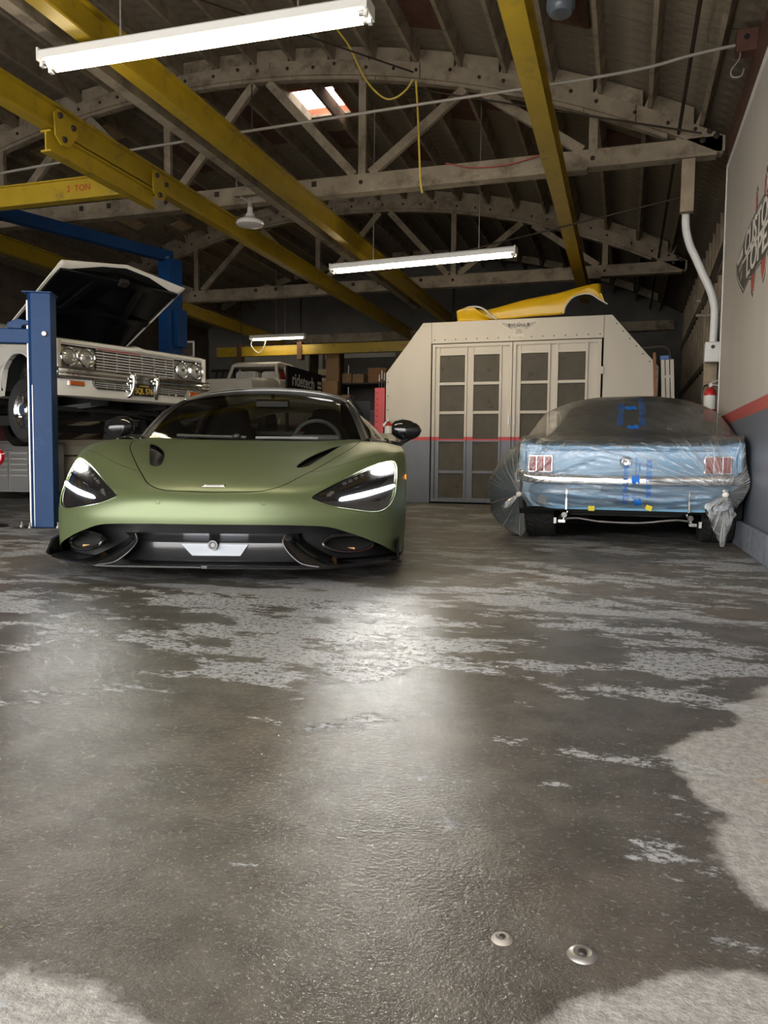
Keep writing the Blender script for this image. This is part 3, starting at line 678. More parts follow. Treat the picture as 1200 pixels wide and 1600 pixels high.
for s in (-1,1):
    mb = MB(); mb.prism([(s*0.19,0.395),(s*0.165,0.36),(s*0.165,0.27),(s*0.205,0.27)], on_wall(0.0065), on_wall(0.008)); mb.build('red_plume', M['redtext'], lg)
    mb = MB(); mb.prism([(s*0.22,-0.29),(s*0.165,-0.24),(s*0.16,-0.16),(s*0.28,-0.16),(s*0.27,-0.25)], on_wall(0.0065), on_wall(0.008)); mb.build('red_plume', M['redtext'], lg)
    for k in range(3):
        mb = MB(); z = 0.13-0.085*k
        mb.prism([(s*0.80,z+0.05),(s*(1.10-0.10*k),z+0.01),(s*(1.06-0.10*k),z-0.03),(s*0.80,z-0.015)], on_wall(0.0065), on_wall(0.008)); mb.build('feather', M['greypipe'] if k else lsil, lg)
MB().prism([(-0.78,0.045),(0.78,0.045),(0.78,0.065),(-0.78,0.065)], on_wall(0.0065), on_wall(0.008)).build('divider', lsil, lg)
rw = (pi/2,0,-pi/2)
lettering('lettering', 'CUSTOMS', 0.25, lsil, lg, (-0.0075,0,0.145), rw, (1.22,1,1), depth=0.001, bold=0.004)
lettering('lettering', 'LOPEZ', 0.25, lsil, lg, (-0.0075,0,-0.035), rw, (1.55,1,1), depth=0.001, bold=0.004)
# conduit, switch box, extinguisher at the wall end
o = MB().tube(crs([(0.50,8.3,3.09),(0.508,8.3,2.92),(0.55,8.3,2.76),(0.60,8.3,2.65),(0.68,8.3,2.47),(0.745,8.3,2.33),(0.79,8.3,2.18),(0.80,8.3,2.03),(0.793,8.3,1.80)],40),0.038,14).build('conduit_pipe', M['pvc'])
tag(o, 'thick white bent conduit dropping from the timber block to the switch box', 'conduit')
t = thing('switch_box', 'white electrical switch box with a black knob at the end of the wall', 'electrical box', (0.79,8.26,1.61))
MB().box(-0.07,0.07,0,0.12,0,0.195).build('case', M['pvc'], t, bevel=0.006)
MB().box(-0.064,0.064,-0.006,0,0.006,0.189).build('cover', M['pvc'], t, bevel=0.002)
MB().lathe([(0.0,0.022),(0.012,0.022),(0.016,0.018),(0.018,0.0)],(0.0,-0.006,0.145),(0,-1,0),16).build('knob', M['black'], t)
def extinguisher(label, loc, h, r, tagged=False):
    t = thing('fire_extinguisher', label, 'extinguisher', loc, group='fire extinguishers')
    MB().lathe([(0.0,0.0),(r*0.92,0.0),(r,0.012),(r,h*0.66),(r*0.93,h*0.72),(r*0.7,h*0.77),(r*0.34,h*0.80),(r*0.32,h*0.84),(0,h*0.84)],n=24).build('cylinder', M['red'], t)
    MB().lathe([(r*1.005,h*0.30),(r*1.01,h*0.31),(r*1.01,h*0.62),(r*1.005,h*0.63)],n=24).build('paper_label', M['whitepaint'], t)
    MB().lathe([(r*0.34,h*0.83),(r*0.36,h*0.88),(r*0.2,h*0.90),(r*0.2,h*0.94),(0,h*0.94)],n=14).build('valve', M['steel'], t)
    MB().lathe([(0,0.012),(r*0.3,0.012),(r*0.33,0.0)],(0,-r*0.3,h*0.88),(0,-1,0),14).build('gauge', M['fixture'], t)
    mb = MB(); mb.bar((0.0,0,h*0.93),(r*1.25,0,h*1.0),0.016,0.008); mb.build('lever', M['steel'], t)
    mb = MB(); mb.bar((0.0,0,h*0.895),(r*1.25,0,h*0.87),0.016,0.008); mb.build('carry_handle', M['steel'], t)
    MB().tube(crs([(-r*0.3,0,h*0.88),(-r*0.9,-0.01,h*0.86),(-r*1.25,-0.01,h*0.74),(-r*1.2,-0.01,h*0.5),(-r*1.12,-0.01,h*0.36)],18),0.008,8).build('hose', M['black'], t)
    MB().cyl((-r*1.12,-0.01,h*0.38),(-r*1.1,-0.01,h*0.2),0.009,0.018,10).build('nozzle', M['black'], t)
    MB().box(-r*0.6,r*0.6,r,r+0.012,h*0.25,h*0.75).build('wall_bracket', M['darksteel'], t)
    if tagged: MB().add([(-r*1.3,-r*1.1,h*0.70),(-r*0.2,-r*1.2,h*0.86),(-r*0.0,-r*1.2,h*0.78),(-r*0.9,-r*1.15,h*0.58)],[(0,1,2,3)]).build('inspection_tag', M['whitepaint'], t).modifiers.new('t','SOLIDIFY').thickness = 0.002
    return t
extinguisher('red fire extinguisher hanging beside the end of the white wall', (0.80,8.46,1.03), 0.42, 0.060)
extinguisher('red fire extinguisher with a paper tag on the left side of the spray booth', (-3.31,10.76,0.90), 0.33, 0.055, True)
t = thing('red_tool_panel', 'tall red perforated steel tool rack standing left of the spray booth', 'tool rack', (-3.57,10.9,0))
MB().box(0,0.16,0,0.5,0.06,1.68).build('panel', M['red'], t, bevel=0.006)
hole = MB().lathe([(0,-0.002),(0.008,-0.002),(0.009,0.001)],ax=(0,1,0),n=8).mesh('hole', M['matteblack'])
for i in range(12): inst('hole', hole, t, (0.04,0,1.60-i*0.085))
for x, h in ((0.05,0.20),(0.09,0.26),(0.13,0.22)):
    MB().cyl((x,0.06,1.60),(x,0.06,1.68+h*0.5),0.014,0.012,8).build('tool_shaft', M['black'], t); MB().cyl((x,0.06,1.68+h*0.5),(x,0.06,1.68+h),0.012,0.009,8).build('tool_tip', M['steel'], t)
MB().box(0.02,0.14,0.02,0.48,0,0.06).build('foot', M['black'], t)
# ladder and plank between booth and wall
t = thing('step_ladder', 'pale ladder with a blue plastic cap leaning behind the spray booth', 'ladder', (0.50,10.6,0))
t.rotation_euler = (radians(2), radians(-3), 0)
fib = mat('ladder_fibreglass', (0.55,0.50,0.42), 0.6)
for x in (0.0,0.055,0.11): MB().box(x,x+0.045,0,0.03,0.0,1.93).build('rail', fib, t, bevel=0.003)
for i in range(6): MB().box(0.045,0.12,0.0,0.06,0.25+i*0.29,0.28+i*0.29).build('rung', M['steel'], t)
MB().box(-0.01,0.10,-0.01,0.05,1.93,1.985).build('top_cap', mat('blue_cap',(0.03,0.12,0.36),0.4), t, bevel=0.006)
o = MB().box(-0.018,0.018,0,0.09,0,2.05).build('brown_plank', mat('stained_plank',(0.28,0.12,0.05),0.7,var=0.3,dirt=(0.4,0.02,0.02),dscale=3,damt=0.3), None, (0.43,10.7,0)); o.rotation_euler = (0,radians(-3),0)
tag(o, 'narrow red-brown plank standing beside the ladder', 'plank')
for i, (x, y, h, lean) in enumerate(((0.99,9.2,2.3,-2),(0.98,9.7,2.5,-2),(0.80,10.3,1.9,5))):
    o = MB().cyl((0,0,0),(0,0,h),0.02,n=8).build('leaning_bar', M['darksteel'], None, (x,y,0)); o.rotation_euler = (0,radians(lean),0)
    tag(o, ('long dark metal bar','tallest dark metal bar','shortest dark metal bar')[i]+' leaning against the bare stud wall', 'bar')
t = thing('pipe_rack', 'small pipe rack arms sticking out of the bare stud wall', 'rack', (1.06,9.3,2.25))
for z in (0,0.16): MB().cyl((0,0,z),(-0.36,0,z),0.016,n=8).build('arm', M['greypipe'], t)
MB().box(-0.02,0.0,-0.05,0.05,-0.1,0.3).build('plate', M['greypipe'], t)
o = MB().bar((0.96,8.8,3.0),(0.72,8.75,2.25),0.05,0.05).build('steel_brace', M['bolt']); tag(o, 'dark red slanting brace behind the white conduit', 'brace')
o = MB().tube(crs([(-0.1,14.7,2.65),(0.4,14.7,2.68),(0.64,14.7,2.66),(0.72,14.7,2.45),(0.72,14.7,1.9),(0.72,14.7,0.0)],30),0.02,8).build('bent_pipe', M['greypipe']); tag(o, 'bent grey pipe in the dark corner right of the booth', 'pipe')

# ================================================================ back of the hall
whitew = mat('white_partition', (0.50,0.49,0.46), 0.8, var=0.12, scale=1.5)
MB().box(-9.3,-7.05,17.45,17.6,0.0,3.25).build('wall_panel', whitew, wb)
MB().box(-7.0,-4.2,17.5,17.6,3.05,3.35).build('wall_panel', whitew, wb)
MB().box(-8.9,0.9,17.4,17.56,3.42,3.62).build('wall_beam', M['wood'], wb)
MB().box(-5.05,-4.85,16.9,17.0,0,3.3).build('timber_post', M['studwood'], wb)
# pickup raised on stands
pk = thing('pickup_truck', 'old white pickup cab with open windscreen raised behind the green sports car', 'truck', (-6.95,13.75,0.93), radians(2)); pk.scale = (0.82,0.82,0.82)
pkw = mat('pickup_primer_white', (0.74,0.69,0.60), 0.5, var=0.06)
def loftx(secs, mb=None, cap=True):
    """secs: list of lists of (x,y,z) rings"""
    mb = mb or MB(); mb.grid(secs, True, True)
    if cap: mb.add(secs[0],[tuple(range(len(secs[0])))]); mb.add(secs[-1],[tuple(range(len(secs[-1])-1,-1,-1))])
    return mb
def ring(x0, x1, z0, z1, y, r=0.06, n=4):
    pts = []
    for cx, cz, a0 in ((x1-r,z1-r,0),(x0+r,z1-r,pi/2),(x0+r,z0+r,pi),(x1-r,z0+r,3*pi/2)):
        for k in range(n+1): a = a0+pi/2*k/n; pts.append((cx+r*cos(a), y, cz+r*sin(a)))
    return pts
loftx([ring(-0.62,0.62,0.55,1.36,-1.55,0.12), ring(-0.66,0.66,0.5,1.40,-1.3,0.16), ring(-0.70,0.70,0.45,1.46,-0.75,0.2), ring(-0.72,0.72,0.45,1.50,-0.25,0.2)]).build('hood', pkw, pk)
loftx([ring(-0.72,0.72,0.40,1.50,-0.25,0.1), ring(-0.74,0.74,0.40,1.52,0.3,0.1), ring(-0.74,0.74,0.40,1.52,1.3,0.1)]).build('cab_body', pkw, pk)
loftx([ring(-0.56,0.56,1.80,1.86,-0.13,0.03), ring(-0.60,0.60,1.79,1.93,0.10,0.06), ring(-0.60,0.60,1.79,1.95,0.8,0.07), ring(-0.57,0.57,1.79,1.91,1.2,0.06)]).build('roof', pkw, pk)
for s in (-1,1):
    mb = MB(); mb.bar((s*0.64,-0.22,1.48),(s*0.55,-0.10,1.84),0.06,0.06); mb.build('windscreen_pillar', pkw, pk)
    mb = MB(); mb.bar((s*0.66,0.38,1.50),(s*0.58,0.36,1.84),0.05,0.06); mb.build('door_pillar', pkw, pk)
    mb = MB(); mb.bar((s*0.66,1.2,1.50),(s*0.55,1.12,1.84),0.10,0.22,up=(0,1,0)); mb.build('rear_pillar', pkw, pk)
MB().box(-0.6,0.6,1.18,1.22,1.5,1.62).build('rear_panel', pkw, pk)
tl = MB()
for i in range(9): tl.box(-0.52+i*0.06,-0.485+i*0.06,0.02,0.05,1.52,1.68)
tl.build('louvre', M['fixture'], pk)
loftx([ring(-0.56,0.02,1.47,1.71,0.06,0.08), ring(-0.55,0.01,1.47,1.71,0.30,0.08)]).build('seat_back', pkw, pk)
loftx([ring(0.12,0.5,1.47,1.70,0.06,0.08), ring(0.12,0.5,1.47,1.70,0.30,0.08)]).build('seat_back', pkw, pk)
MB().box(-0.05,0.55,0.95,1.0,1.6,1.82).build('red_poster', M['red'], pk)
for s in (-1,1):
    for y in (-0.9, 1.85):
        MB().lathe([(0.0,0.02),(0.20,0.02),(0.22,0.0),(0.33,0.01),(0.36,0.05),(0.36,0.17),(0.33,0.2),(0,0.2)],(s*0.60,y,0.36),(s,0,0),24).build('wheel', M['rubber'], pk)
MB().box(-0.70,0.70,1.32,2.3,0.5,1.2).build('bed', pkw, pk, bevel=0.03)
for s in (-1,1):
    for y in (-0.6,1.8):
        t = thing('jack_stand', ('front' if y<0 else 'rear')+(' left' if s<0 else ' right')+' steel stand under the raised white pickup', 'jack stand', (-6.95+s*0.35,13.75+y*0.8,0))
        MB().cyl((0,0,0.02),(0,0,1.25 if y < 0 else 1.33),0.10,0.05,4).build('post', M['red'], t); MB().box(-0.14,0.14,-0.14,0.14,0,0.02).build('base', M['darksteel'], t)
# banner beside the pickup
bn = thing('banner_sign', 'black banner lettered ridetech in white hanging along the back left', 'banner', (-6.25,13.7,0))
MB().box(-0.02,0.0,0,1.74,1.90,2.42).build('sheet', M['matteblack'], bn)
lettering('lettering', 'ridetech', 0.34, M['whitepaint'], bn, (0.002,0.76,2.17), (pi/2,0,pi/2), (1.0,1,1), depth=0.001, bold=0.006)
for k in range(3): MB().box(0.0,0.003,1.50,1.70,2.02+k*0.09,2.08+k*0.09).build('stripe', M['whitepaint'], bn)
for y in (0.05,1.70): MB().box(-0.06,-0.02,y-0.03,y+0.03,0,2.42).build('support_post', M['darksteel'], bn)
# shelving with boxes
t = thing('shelf_rack', 'black steel shelf rack loaded with boxes against the dark back wall', 'shelf', (-6.05,16.0,0))
for x in (0,1.7):
    for y in (0,0.55): MB().cyl((x,y,0),(x,y,2.75),0.018,n=8).build('post', M['steel'], t)
for z in (0.3,0.95,1.55,2.30): MB().box(-0.02,1.72,-0.02,0.57,z-0.03,z).build('shelf_board', M['darksteel'], t)
def box_thing(label, loc, sx, sy, sz, m, rz=0.0, lid=True):
    t = thing('storage_box', label, 'box', loc, rz, group='boxes at the back of the hall')
    MB().box(-sx/2,sx/2,-sy/2,sy/2,0,sz).build('carton', m, t, bevel=0.006)
    if lid:
        MB().box(-0.03,0.03,-sy/2-0.002,sy/2+0.002,sz,sz+0.002).build('tape', M['whitecord'], t)
        MB().box(-sx/2-0.002,sx/2+0.002,-0.004,0.004,sz,sz+0.003).build('flap_seam', M['darkwood'], t)
    return t
W_ = M['whitepaint']; CB = M['cardboard']; G_ = mat('grey_box',(0.22,0.22,0.22),0.7)
for lab, loc, sx, sy, sz, m, rz in (
    ('brown carton at the left end of the upper rack shelf',(-5.93,16.25,2.30),0.22,0.3,0.22,CB,0),
    ('brown carton second from the left on the upper rack shelf',(-5.66,16.25,2.30),0.26,0.3,0.20,CB,0),
    ('wide orange-brown carton in the middle of the upper rack shelf',(-5.22,16.25,2.30),0.42,0.3,0.32,mat('orange_carton',(0.36,0.17,0.07),0.8),0),
    ('pale upright box at the right end of the upper rack shelf',(-4.85,16.25,2.30),0.16,0.3,0.30,W_,0),
    ('dark grey case on the second rack shelf',(-5.35,16.25,1.55),0.5,0.3,0.16,G_,0),
    ('small grey box beside the dark case on the second rack shelf',(-4.80,16.25,1.55),0.3,0.3,0.26,G_,0),
    ('long white carton on the third rack shelf',(-5.3,16.25,0.95),1.0,0.35,0.42,W_,0),
    ('white carton left of the shelf rack',(-6.3,16.2,1.55),0.34,0.3,0.36,W_,0),
    ):
    box_thing(lab, loc, sx, sy, sz, m, rz)
t = thing('side_shelf', 'narrow dark shelf unit left of the shelf rack', 'shelf', (-6.75,15.9,0))
for x in (0,0.62): MB().box(x,x+0.03,0,0.5,0,3.0).build('upright', M['darkwood'], t)
for z in (0.5,1.52,2.17,2.47): MB().box(0.03,0.62,0,0.5,z-0.03,z).build('shelf_board', M['darkwood'], t)
box_thing('white box with black print on the narrow dark shelf unit', (-6.32,16.1,2.17), 0.34,0.3,0.25, W_)
box_thing('yellowish carton lying on the top of the narrow dark shelf unit', (-6.4,16.1,2.47), 0.3,0.3,0.14, mat('pale_carton',(0.45,0.40,0.25),0.8))
o = MB().box(-0.15,0.15,-0.06,0.06,0,1.38).build('tall_carton', CB, None, (-6.13,15.81,1.60)); tag(o, 'tall brown carton standing upright beside the shelves', 'box')
box_thing('large brown carton leaning below the tall carton', (-6.10,15.61,1.60), 0.34,0.20,0.70, CB, radians(4))
box_thing('medium brown carton beside the banner', (-5.76,15.65,1.60), 0.24,0.25,0.40, CB)
o = MB().box(-6.30,-5.60,15.47,15.88,1.55,1.6).build('storage_platform', M['darkwood']); tag(o, 'dark wooden storage platform under the cartons', 'platform')
for x in (-6.25,-5.65):
    for y in (15.52,15.83):
        p = MB().box(x-0.04,x+0.04,y-0.04,y+0.04,0,1.55).build('leg', M['darkwood'], o)
# crates and dark cabinet below the shelves, seen right of the green car
t = thing('dark_cabinet', 'dark purple-black steel cabinet beside the red tool rack', 'cabinet', (-4.35,12.2,0))
MB().box(0,0.75,0,0.5,0.0,1.12).build('body', mat('cabinet_dark',(0.022,0.018,0.03),0.5), t, bevel=0.008)
MB().box(0.03,0.36,-0.012,0,0.1,1.07).build('door', M['black'], t, bevel=0.004); MB().box(0.39,0.72,-0.012,0,0.1,1.07).build('door', M['black'], t, bevel=0.004)
box_thing('black monitor box standing on the dark cabinet', (-4.12,12.4,1.12), 0.34,0.2,0.30, M['black'], 0, False)
box_thing('small black box on the dark cabinet beside the monitor box', (-3.80,12.4,1.12), 0.2,0.2,0.22, M['black'], 0, False)
# framed notice by the far lift post
t = thing('framed_notice', 'pale framed notice board with a red spot behind the far lift post', 'notice board', (-8.05,12.5,2.46), radians(12))
MB().box(0,0.45,-0.02,0.0,0,0.30).build('board', M['darkwood'], t)
for a in ((0,0.45,0,0.03),(0,0.45,0.27,0.30),(0,0.03,0.03,0.27),(0.42,0.45,0.03,0.27)): MB().box(a[0],a[1],-0.035,-0.02,a[2],a[3]).build('frame', M['fixture'], t)
MB().lathe([(0,0.01),(0.07,0.01),(0.075,0)],(0.12,-0.02,0.2),(0,-1,0),16).build('red_disc', M['red'], t)
MB().box(0.20,0.24,0.0,0.03,-2.46,0.3).build('post', M['darkwood'], t)
# black hoses on the left part of the back wall
for i in range(7):
    x = -9.6+i*0.16
    o = MB().tube(crs([(x,16.9,2.75),(x+random.uniform(-.05,.05),16.85,2.3),(x+random.uniform(-.07,.07),16.85,1.7),(x+random.uniform(-.05,.05),16.9,1.0)],14),0.03,8).build('hanging_hose', M['black'])
    tag(o, 'black rubber hose hanging in the dark far left corner', 'hose', 'hoses in the far left corner')
o = MB().cyl((-9.75,16.9,2.76),(-8.5,16.9,2.76),0.03,n=8).build('hose_bar', M['darksteel']); tag(o,'dark bar holding the black hoses in the far left corner','bar')

# ================================================================ two-post lift, lift column, tool chest
def column(t, h, w, d, m):
    mb = MB(); q = 0.018
    mb.prism([(-w/2,-d/2),(w/2,-d/2),(w/2,d/2),(w*0.18,d/2),(w*0.18,d/2-q),(w/2-q,d/2-q),(w/2-q,-d/2+q),(-w/2+q,-d/2+q),(-w/2+q,d/2-q),(-w*0.18,d/2-q),(-w*0.18,d/2),(-w/2,d/2)], lambda a,b:(a,b,0.012), lambda a,b:(a,b,h))
    mb.build('column', m, t, bevel=0.002)
far = Vector((-6.05,9.25,0)); near = far - Vector((sin(radians(20)),cos(radians(20)),0))*3.45
t = thing('two_post_lift', 'blue two-post car lift with overhead beam holding the white car', 'car lift', far, -radians(20))
# local +y runs from the near post (y=-3.45) to the far post (y=0)
mb = MB(); mb.box(-0.06,0.06,-3.55,0.10,3.28,3.42); mb.build('overhead_beam', M['blue'], t, bevel=0.004)
for y in (0.0,-3.45):
    f = 1 if y == 0 else -1
    MB().box(-0.12,0.12,y-0.02*f,y+0.20*f,0.012,3.30).build('post', M['blue'], t, bevel=0.006) if f == 1 else MB().box(-0.15,0.15,y-0.20,y+0.02,0.012,3.30).build('post', M['blue'], t, bevel=0.006)
    MB().box(-0.27,0.27,min(y,y+0.25*f)-0.05,max(y,y+0.25*f)+0.05,0,0.012).build('base_plate', M['darksteel'], t)
    MB().box(-0.11,0.11,y-0.17*f if f==1 else y+0.02,y-0.02 if f==1 else y+0.17,0.75,1.75).build('carriage', M['darksteel'], t)
    for s in (-1,1):
        MB().bar((0.0,y-0.12*f,0.98),(s*0.95,y-1.05*f,0.98),0.10,0.10).build('arm', M['matteblack'], t)
        MB().lathe([(0.0,0.10),(0.06,0.10),(0.065,0.06),(0.03,0.06),(0.03,0.0)],(s*0.95,y-1.05*f,1.03),(0,0,1),14).build('arm_pad', M['rubber'], t)
MB().box(0.12,0.22,0.05,0.20,2.12,2.62).build('power_unit', M['blue'], t, bevel=0.006)
for x in (-0.10,-0.03,0.06,0.11): MB().lathe([(0,0.012),(0.014,0.012),(0.016,0)],(x,-0.02,3.31),(0,-1,0),8).build('bolt', M['steel'], t)
# free-standing blue column close to the camera
t = thing('lift_column', 'blue steel lift column in front of the white car with an arm to the left', 'car lift', (-4.70,5.36,0), radians(24))
W, D = 0.20, 0.16
mb = MB(); mb.prism([(-W/2,D/2),(-W/2,-D*0.2),(-W*0.28,-D/2),(W/2,-D/2),(W/2,D/2)], lambda a,b:(a,b,0.012), lambda a,b:(a,b,1.955)); mb.build('column', M['blue'], t, bevel=0.004)
MB().box(-W/2-0.02,W/2+0.01,-D/2-0.015,D/2+0.02,1.955,1.965).build('cap_plate', M['blue'], t)
MB().box(-W/2-0.004,-W/2+0.012,-D*0.25,-D*0.2,0.02,1.90).build('guide_strip', M['steel'], t); MB().box(-W*0.285,-W*0.255,-D/2-0.003,-D/2+0.004,0.02,1.2).build('guide_strip', M['steel'], t)
MB().box(-1.3,-W/2+0.02,-0.05,0.05,1.545,1.665).build('arm', M['blue'], t, bevel=0.008)
mb = MB(); mb.prism_y([(-0.26,1.665),(-0.25,1.71),(-0.17,1.745),(-0.08,1.73),(-0.08,1.70),(-0.13,1.69),(-0.14,1.665)], -0.06, 0.02); mb.build('latch', M['blue'], t, bevel=0.004)
MB().lathe([(0.0,0.03),(0.018,0.03),(0.022,0.015),(0.026,0.0)],(0.055,-D/2,1.62),(0,-1,0),14).build('knob', M['steel'], t)
MB().box(-0.21,0.19,-0.19,0.16,0,0.012).build('base_plate', M['darksteel'], t, bevel=0.003)
for x,y in ((-0.17,-0.05),(-0.07,-0.15),(0.15,-0.14)):
    MB().cyl((x,y,0.0),(x,y,0.06),0.008,n=8).build('anchor_stud', M['steel'], t); MB().cyl((x,y,0.012),(x,y,0.028),0.016,n=6).build('anchor_nut', M['steel'], t)
# tool chest
tch = mat('chest_grey', (0.30,0.29,0.275), 0.42, 0.2, var=0.05); drw = mat('drawer_grey', (0.24,0.23,0.22), 0.4, 0.2)
t = thing('tool_chest', 'grey rolling tool chest with drawers behind the blue column', 'tool chest', (-8.2,9.0,0), radians(17.35))
MB().box(-0.85,0.34,0,0.5,0.10,0.80).build('body', tch, t, bevel=0.006)
MB().box(-0.87,0.36,-0.02,0.52,0.80,0.83).build('top', tch, t, bevel=0.006)
for c0, c1 in ((-0.84,-0.56),(-0.54,-0.25),(-0.22,0.04),(0.07,0.32)):
    zz = [0.13,0.36,0.44,0.52,0.60,0.68]
    for i in range(5):
        d = MB().box(c0,c1,-0.014,0,zz[i],zz[i+1]-0.012).build('drawer', drw, t, bevel=0.003)
        MB().box(c0+0.01,c1-0.01,-0.026,-0.014,zz[i+1]-0.03,zz[i+1]-0.016).build('drawer_pull', M['steel'], d)
d = MB().box(-0.84,0.32,-0.014,0,0.69,0.79).build('wide_drawer', drw, t, bevel=0.003)
for x in (-0.75,0.25):
    for y in (0.06,0.44): MB().lathe([(0,-0.02),(0.05,-0.02),(0.05,0.02),(0,0.02)],(x,y,0.05),(1,0,0),14).build('caster', M['rubber'], t)
box_thing('dark red tool box lying on the grey tool chest', (-8.45,9.15,0.83), 0.55,0.3,0.26, mat('dark_red',(0.10,0.012,0.015),0.5), radians(17), False)
box_thing('pale crumpled carton on top of the dark red tool box', (-8.5,9.15,1.092), 0.35,0.25,0.10, M['whitecord'], radians(30), False)
o = MB().box(-0.22,0.22,-0.07,0.07,0,0.07).build('wood_block', mat('raw_block',(0.50,0.36,0.20),0.8,var=0.15), None, (-6.55,6.32,1.12)); o.rotation_euler=(0,0,radians(17)); tag(o,'pale raw wood block on the lift arm under the white car','wood block')
t = thing('red_signal_lamp', 'round glossy red lamp on a black stand at the left edge', 'lamp', (-5.16,5.30,0))
MB().lathe([(0.0,-0.06),(0.04,-0.058),(0.07,-0.04),(0.085,0.0),(0.07,0.035),(0,0.045)],(0,0,0.60),(0.45,-1,0),24).build('lens', mat('red_lens',(0.6,0.01,0.02),0.08,coat=1.0), t)
MB().cyl((0,0.0,0.0),(0,0.0,0.56),0.015,n=10).build('stand', M['black'], t); MB().lathe([(0.10,0.0),(0.10,0.012),(0.02,0.03),(0,0.03)],n=20).build('base', M['black'], t)
# cream coupe parked behind the tool chest
cc = thing('cream_coupe', 'cream white classic coupe parked under and behind the lifted white car', 'car', (-7.8,10.9,0), radians(17.35))
crm = mat('cream_paint', (0.66,0.60,0.48), 0.22, coat=0.6)
secs = []
for x, zt, zb, hw in ((-2.2,0.55,0.35,0.5),(-2.05,0.78,0.25,0.74),(-1.3,0.86,0.2,0.85),(0.0,0.88,0.2,0.87),(1.2,0.86,0.2,0.85),(1.85,0.78,0.25,0.76),(2.05,0.55,0.35,0.5)):
    pr = [(-hw*0.9,zb),(-hw,lerp(zb,zt,0.35)),(-hw*0.97,lerp(zb,zt,0.62)),(-hw*1.0,lerp(zb,zt,0.85)),(-hw*0.9,zt),(-hw*0.3,zt+0.03),(hw*0.3,zt+0.03),(hw*0.9,zt),(hw,lerp(zb,zt,0.85)),(hw*0.97,lerp(zb,zt,0.62)),(hw,lerp(zb,zt,0.35)),(hw*0.9,zb)]
    secs.append([(x,a,b) for a,b in pr])
secs2 = []
for i in range(25): secs2.append([cr([s[k] for s in secs], 6*i/24) for k in range(12)])
loftx(secs2).build('body', crm, cc)
gl = mat('coupe_glass', (0.16,0.17,0.17), 0.08)
loftx([[(x,a*s_,b) for a,b in ((-0.72,0.86),(-0.60,1.16),(-0.5,1.20),(0.5,1.20),(0.60,1.16),(0.72,0.86))] for x,s_ in ((-0.2,1.0),(0.75,1.0))]).build('glass', gl, cc)
loftx([[(x,a,b) for a,b in ((-0.56,1.19),(-0.50,1.25),(0.5,1.25),(0.56,1.19))] for x in (-0.3,0.1,0.5,0.75)]).build('roof', crm, cc)
for s in (-1,1):
    MB().tube(crs([(0.72,s*0.58,1.20),(1.0,s*0.62,1.17),(1.25,s*0.68,1.02),(1.42,s*0.72,0.86)],14),0.03,8).build('windscreen_pillar', crm, cc)
    MB().tube(crs([(-0.3,s*0.58,1.20),(-0.8,s*0.64,1.05),(-1.3,s*0.7,0.86)],14),0.05,8).build('rear_pillar', crm, cc)
    for x in (-1.35,1.3):
        MB().lathe([(0,0.03),(0.17,0.03),(0.19,0.0),(0.28,0.0),(0.31,0.04),(0.31,0.16),(0,0.16)],(x,s*0.90,0.31),(0,-s,0),22).build('wheel', M['rubber'], cc)
        MB().lathe([(0,-0.012),(0.10,-0.012),(0.17,0.03)],(x,s*0.90,0.31),(0,-s,0),22).build('hub_cap', M['chrome'], cc)
    MB().box(-1.9,1.9,s*0.875-0.01,s*0.875+0.01,0.62,0.645).build('side_trim', M['chrome'], cc)
# ================================================================ green sports car
CARX = thing('sports_car', 'satin olive green sports car with lit headlights and carbon front splitter', 'car', (-1.89,3.24,0), radians(17))
def satin_green():
    m = bpy.data.materials.new('satin_olive_green'); m.use_nodes = True; b = m.node_tree.nodes['Principled BSDF']
    b.inputs['Base Color'].default_value = (0.128,0.160,0.072,1); b.inputs['Metallic'].default_value = 0.40; b.inputs['Roughness'].default_value = 0.36
    b.inputs['Coat Weight'].default_value = 0.25; b.inputs['Coat Roughness'].default_value = 0.32
    return m
GREEN = satin_green()
def carbon():
    m = bpy.data.materials.new('carbon_fibre'); m.use_nodes = True; nt = m.node_tree; L = nt.links; b = nt.nodes['Principled BSDF']
    tc = nt.nodes.new('ShaderNodeTexCoord'); mp = nt.nodes.new('ShaderNodeMapping'); mp.inputs['Rotation'].default_value = (0,radians(45),0)
    ck = nt.nodes.new('ShaderNodeTexChecker'); ck.inputs['Scale'].default_value = 190
    ck.inputs['Color1'].default_value = (0.012,0.012,0.013,1); ck.inputs['Color2'].default_value = (0.030,0.030,0.032,1)
    L.new(tc.outputs['Object'], mp.inputs[0]); L.new(mp.outputs[0], ck.inputs['Vector']); L.new(ck.outputs['Color'], b.inputs['Base Color'])
    b.inputs['Roughness'].default_value = 0.30; b.inputs['Coat Weight'].default_value = 0.6; b.inputs['Coat Roughness'].default_value = 0.12
    return m
CARB = carbon()
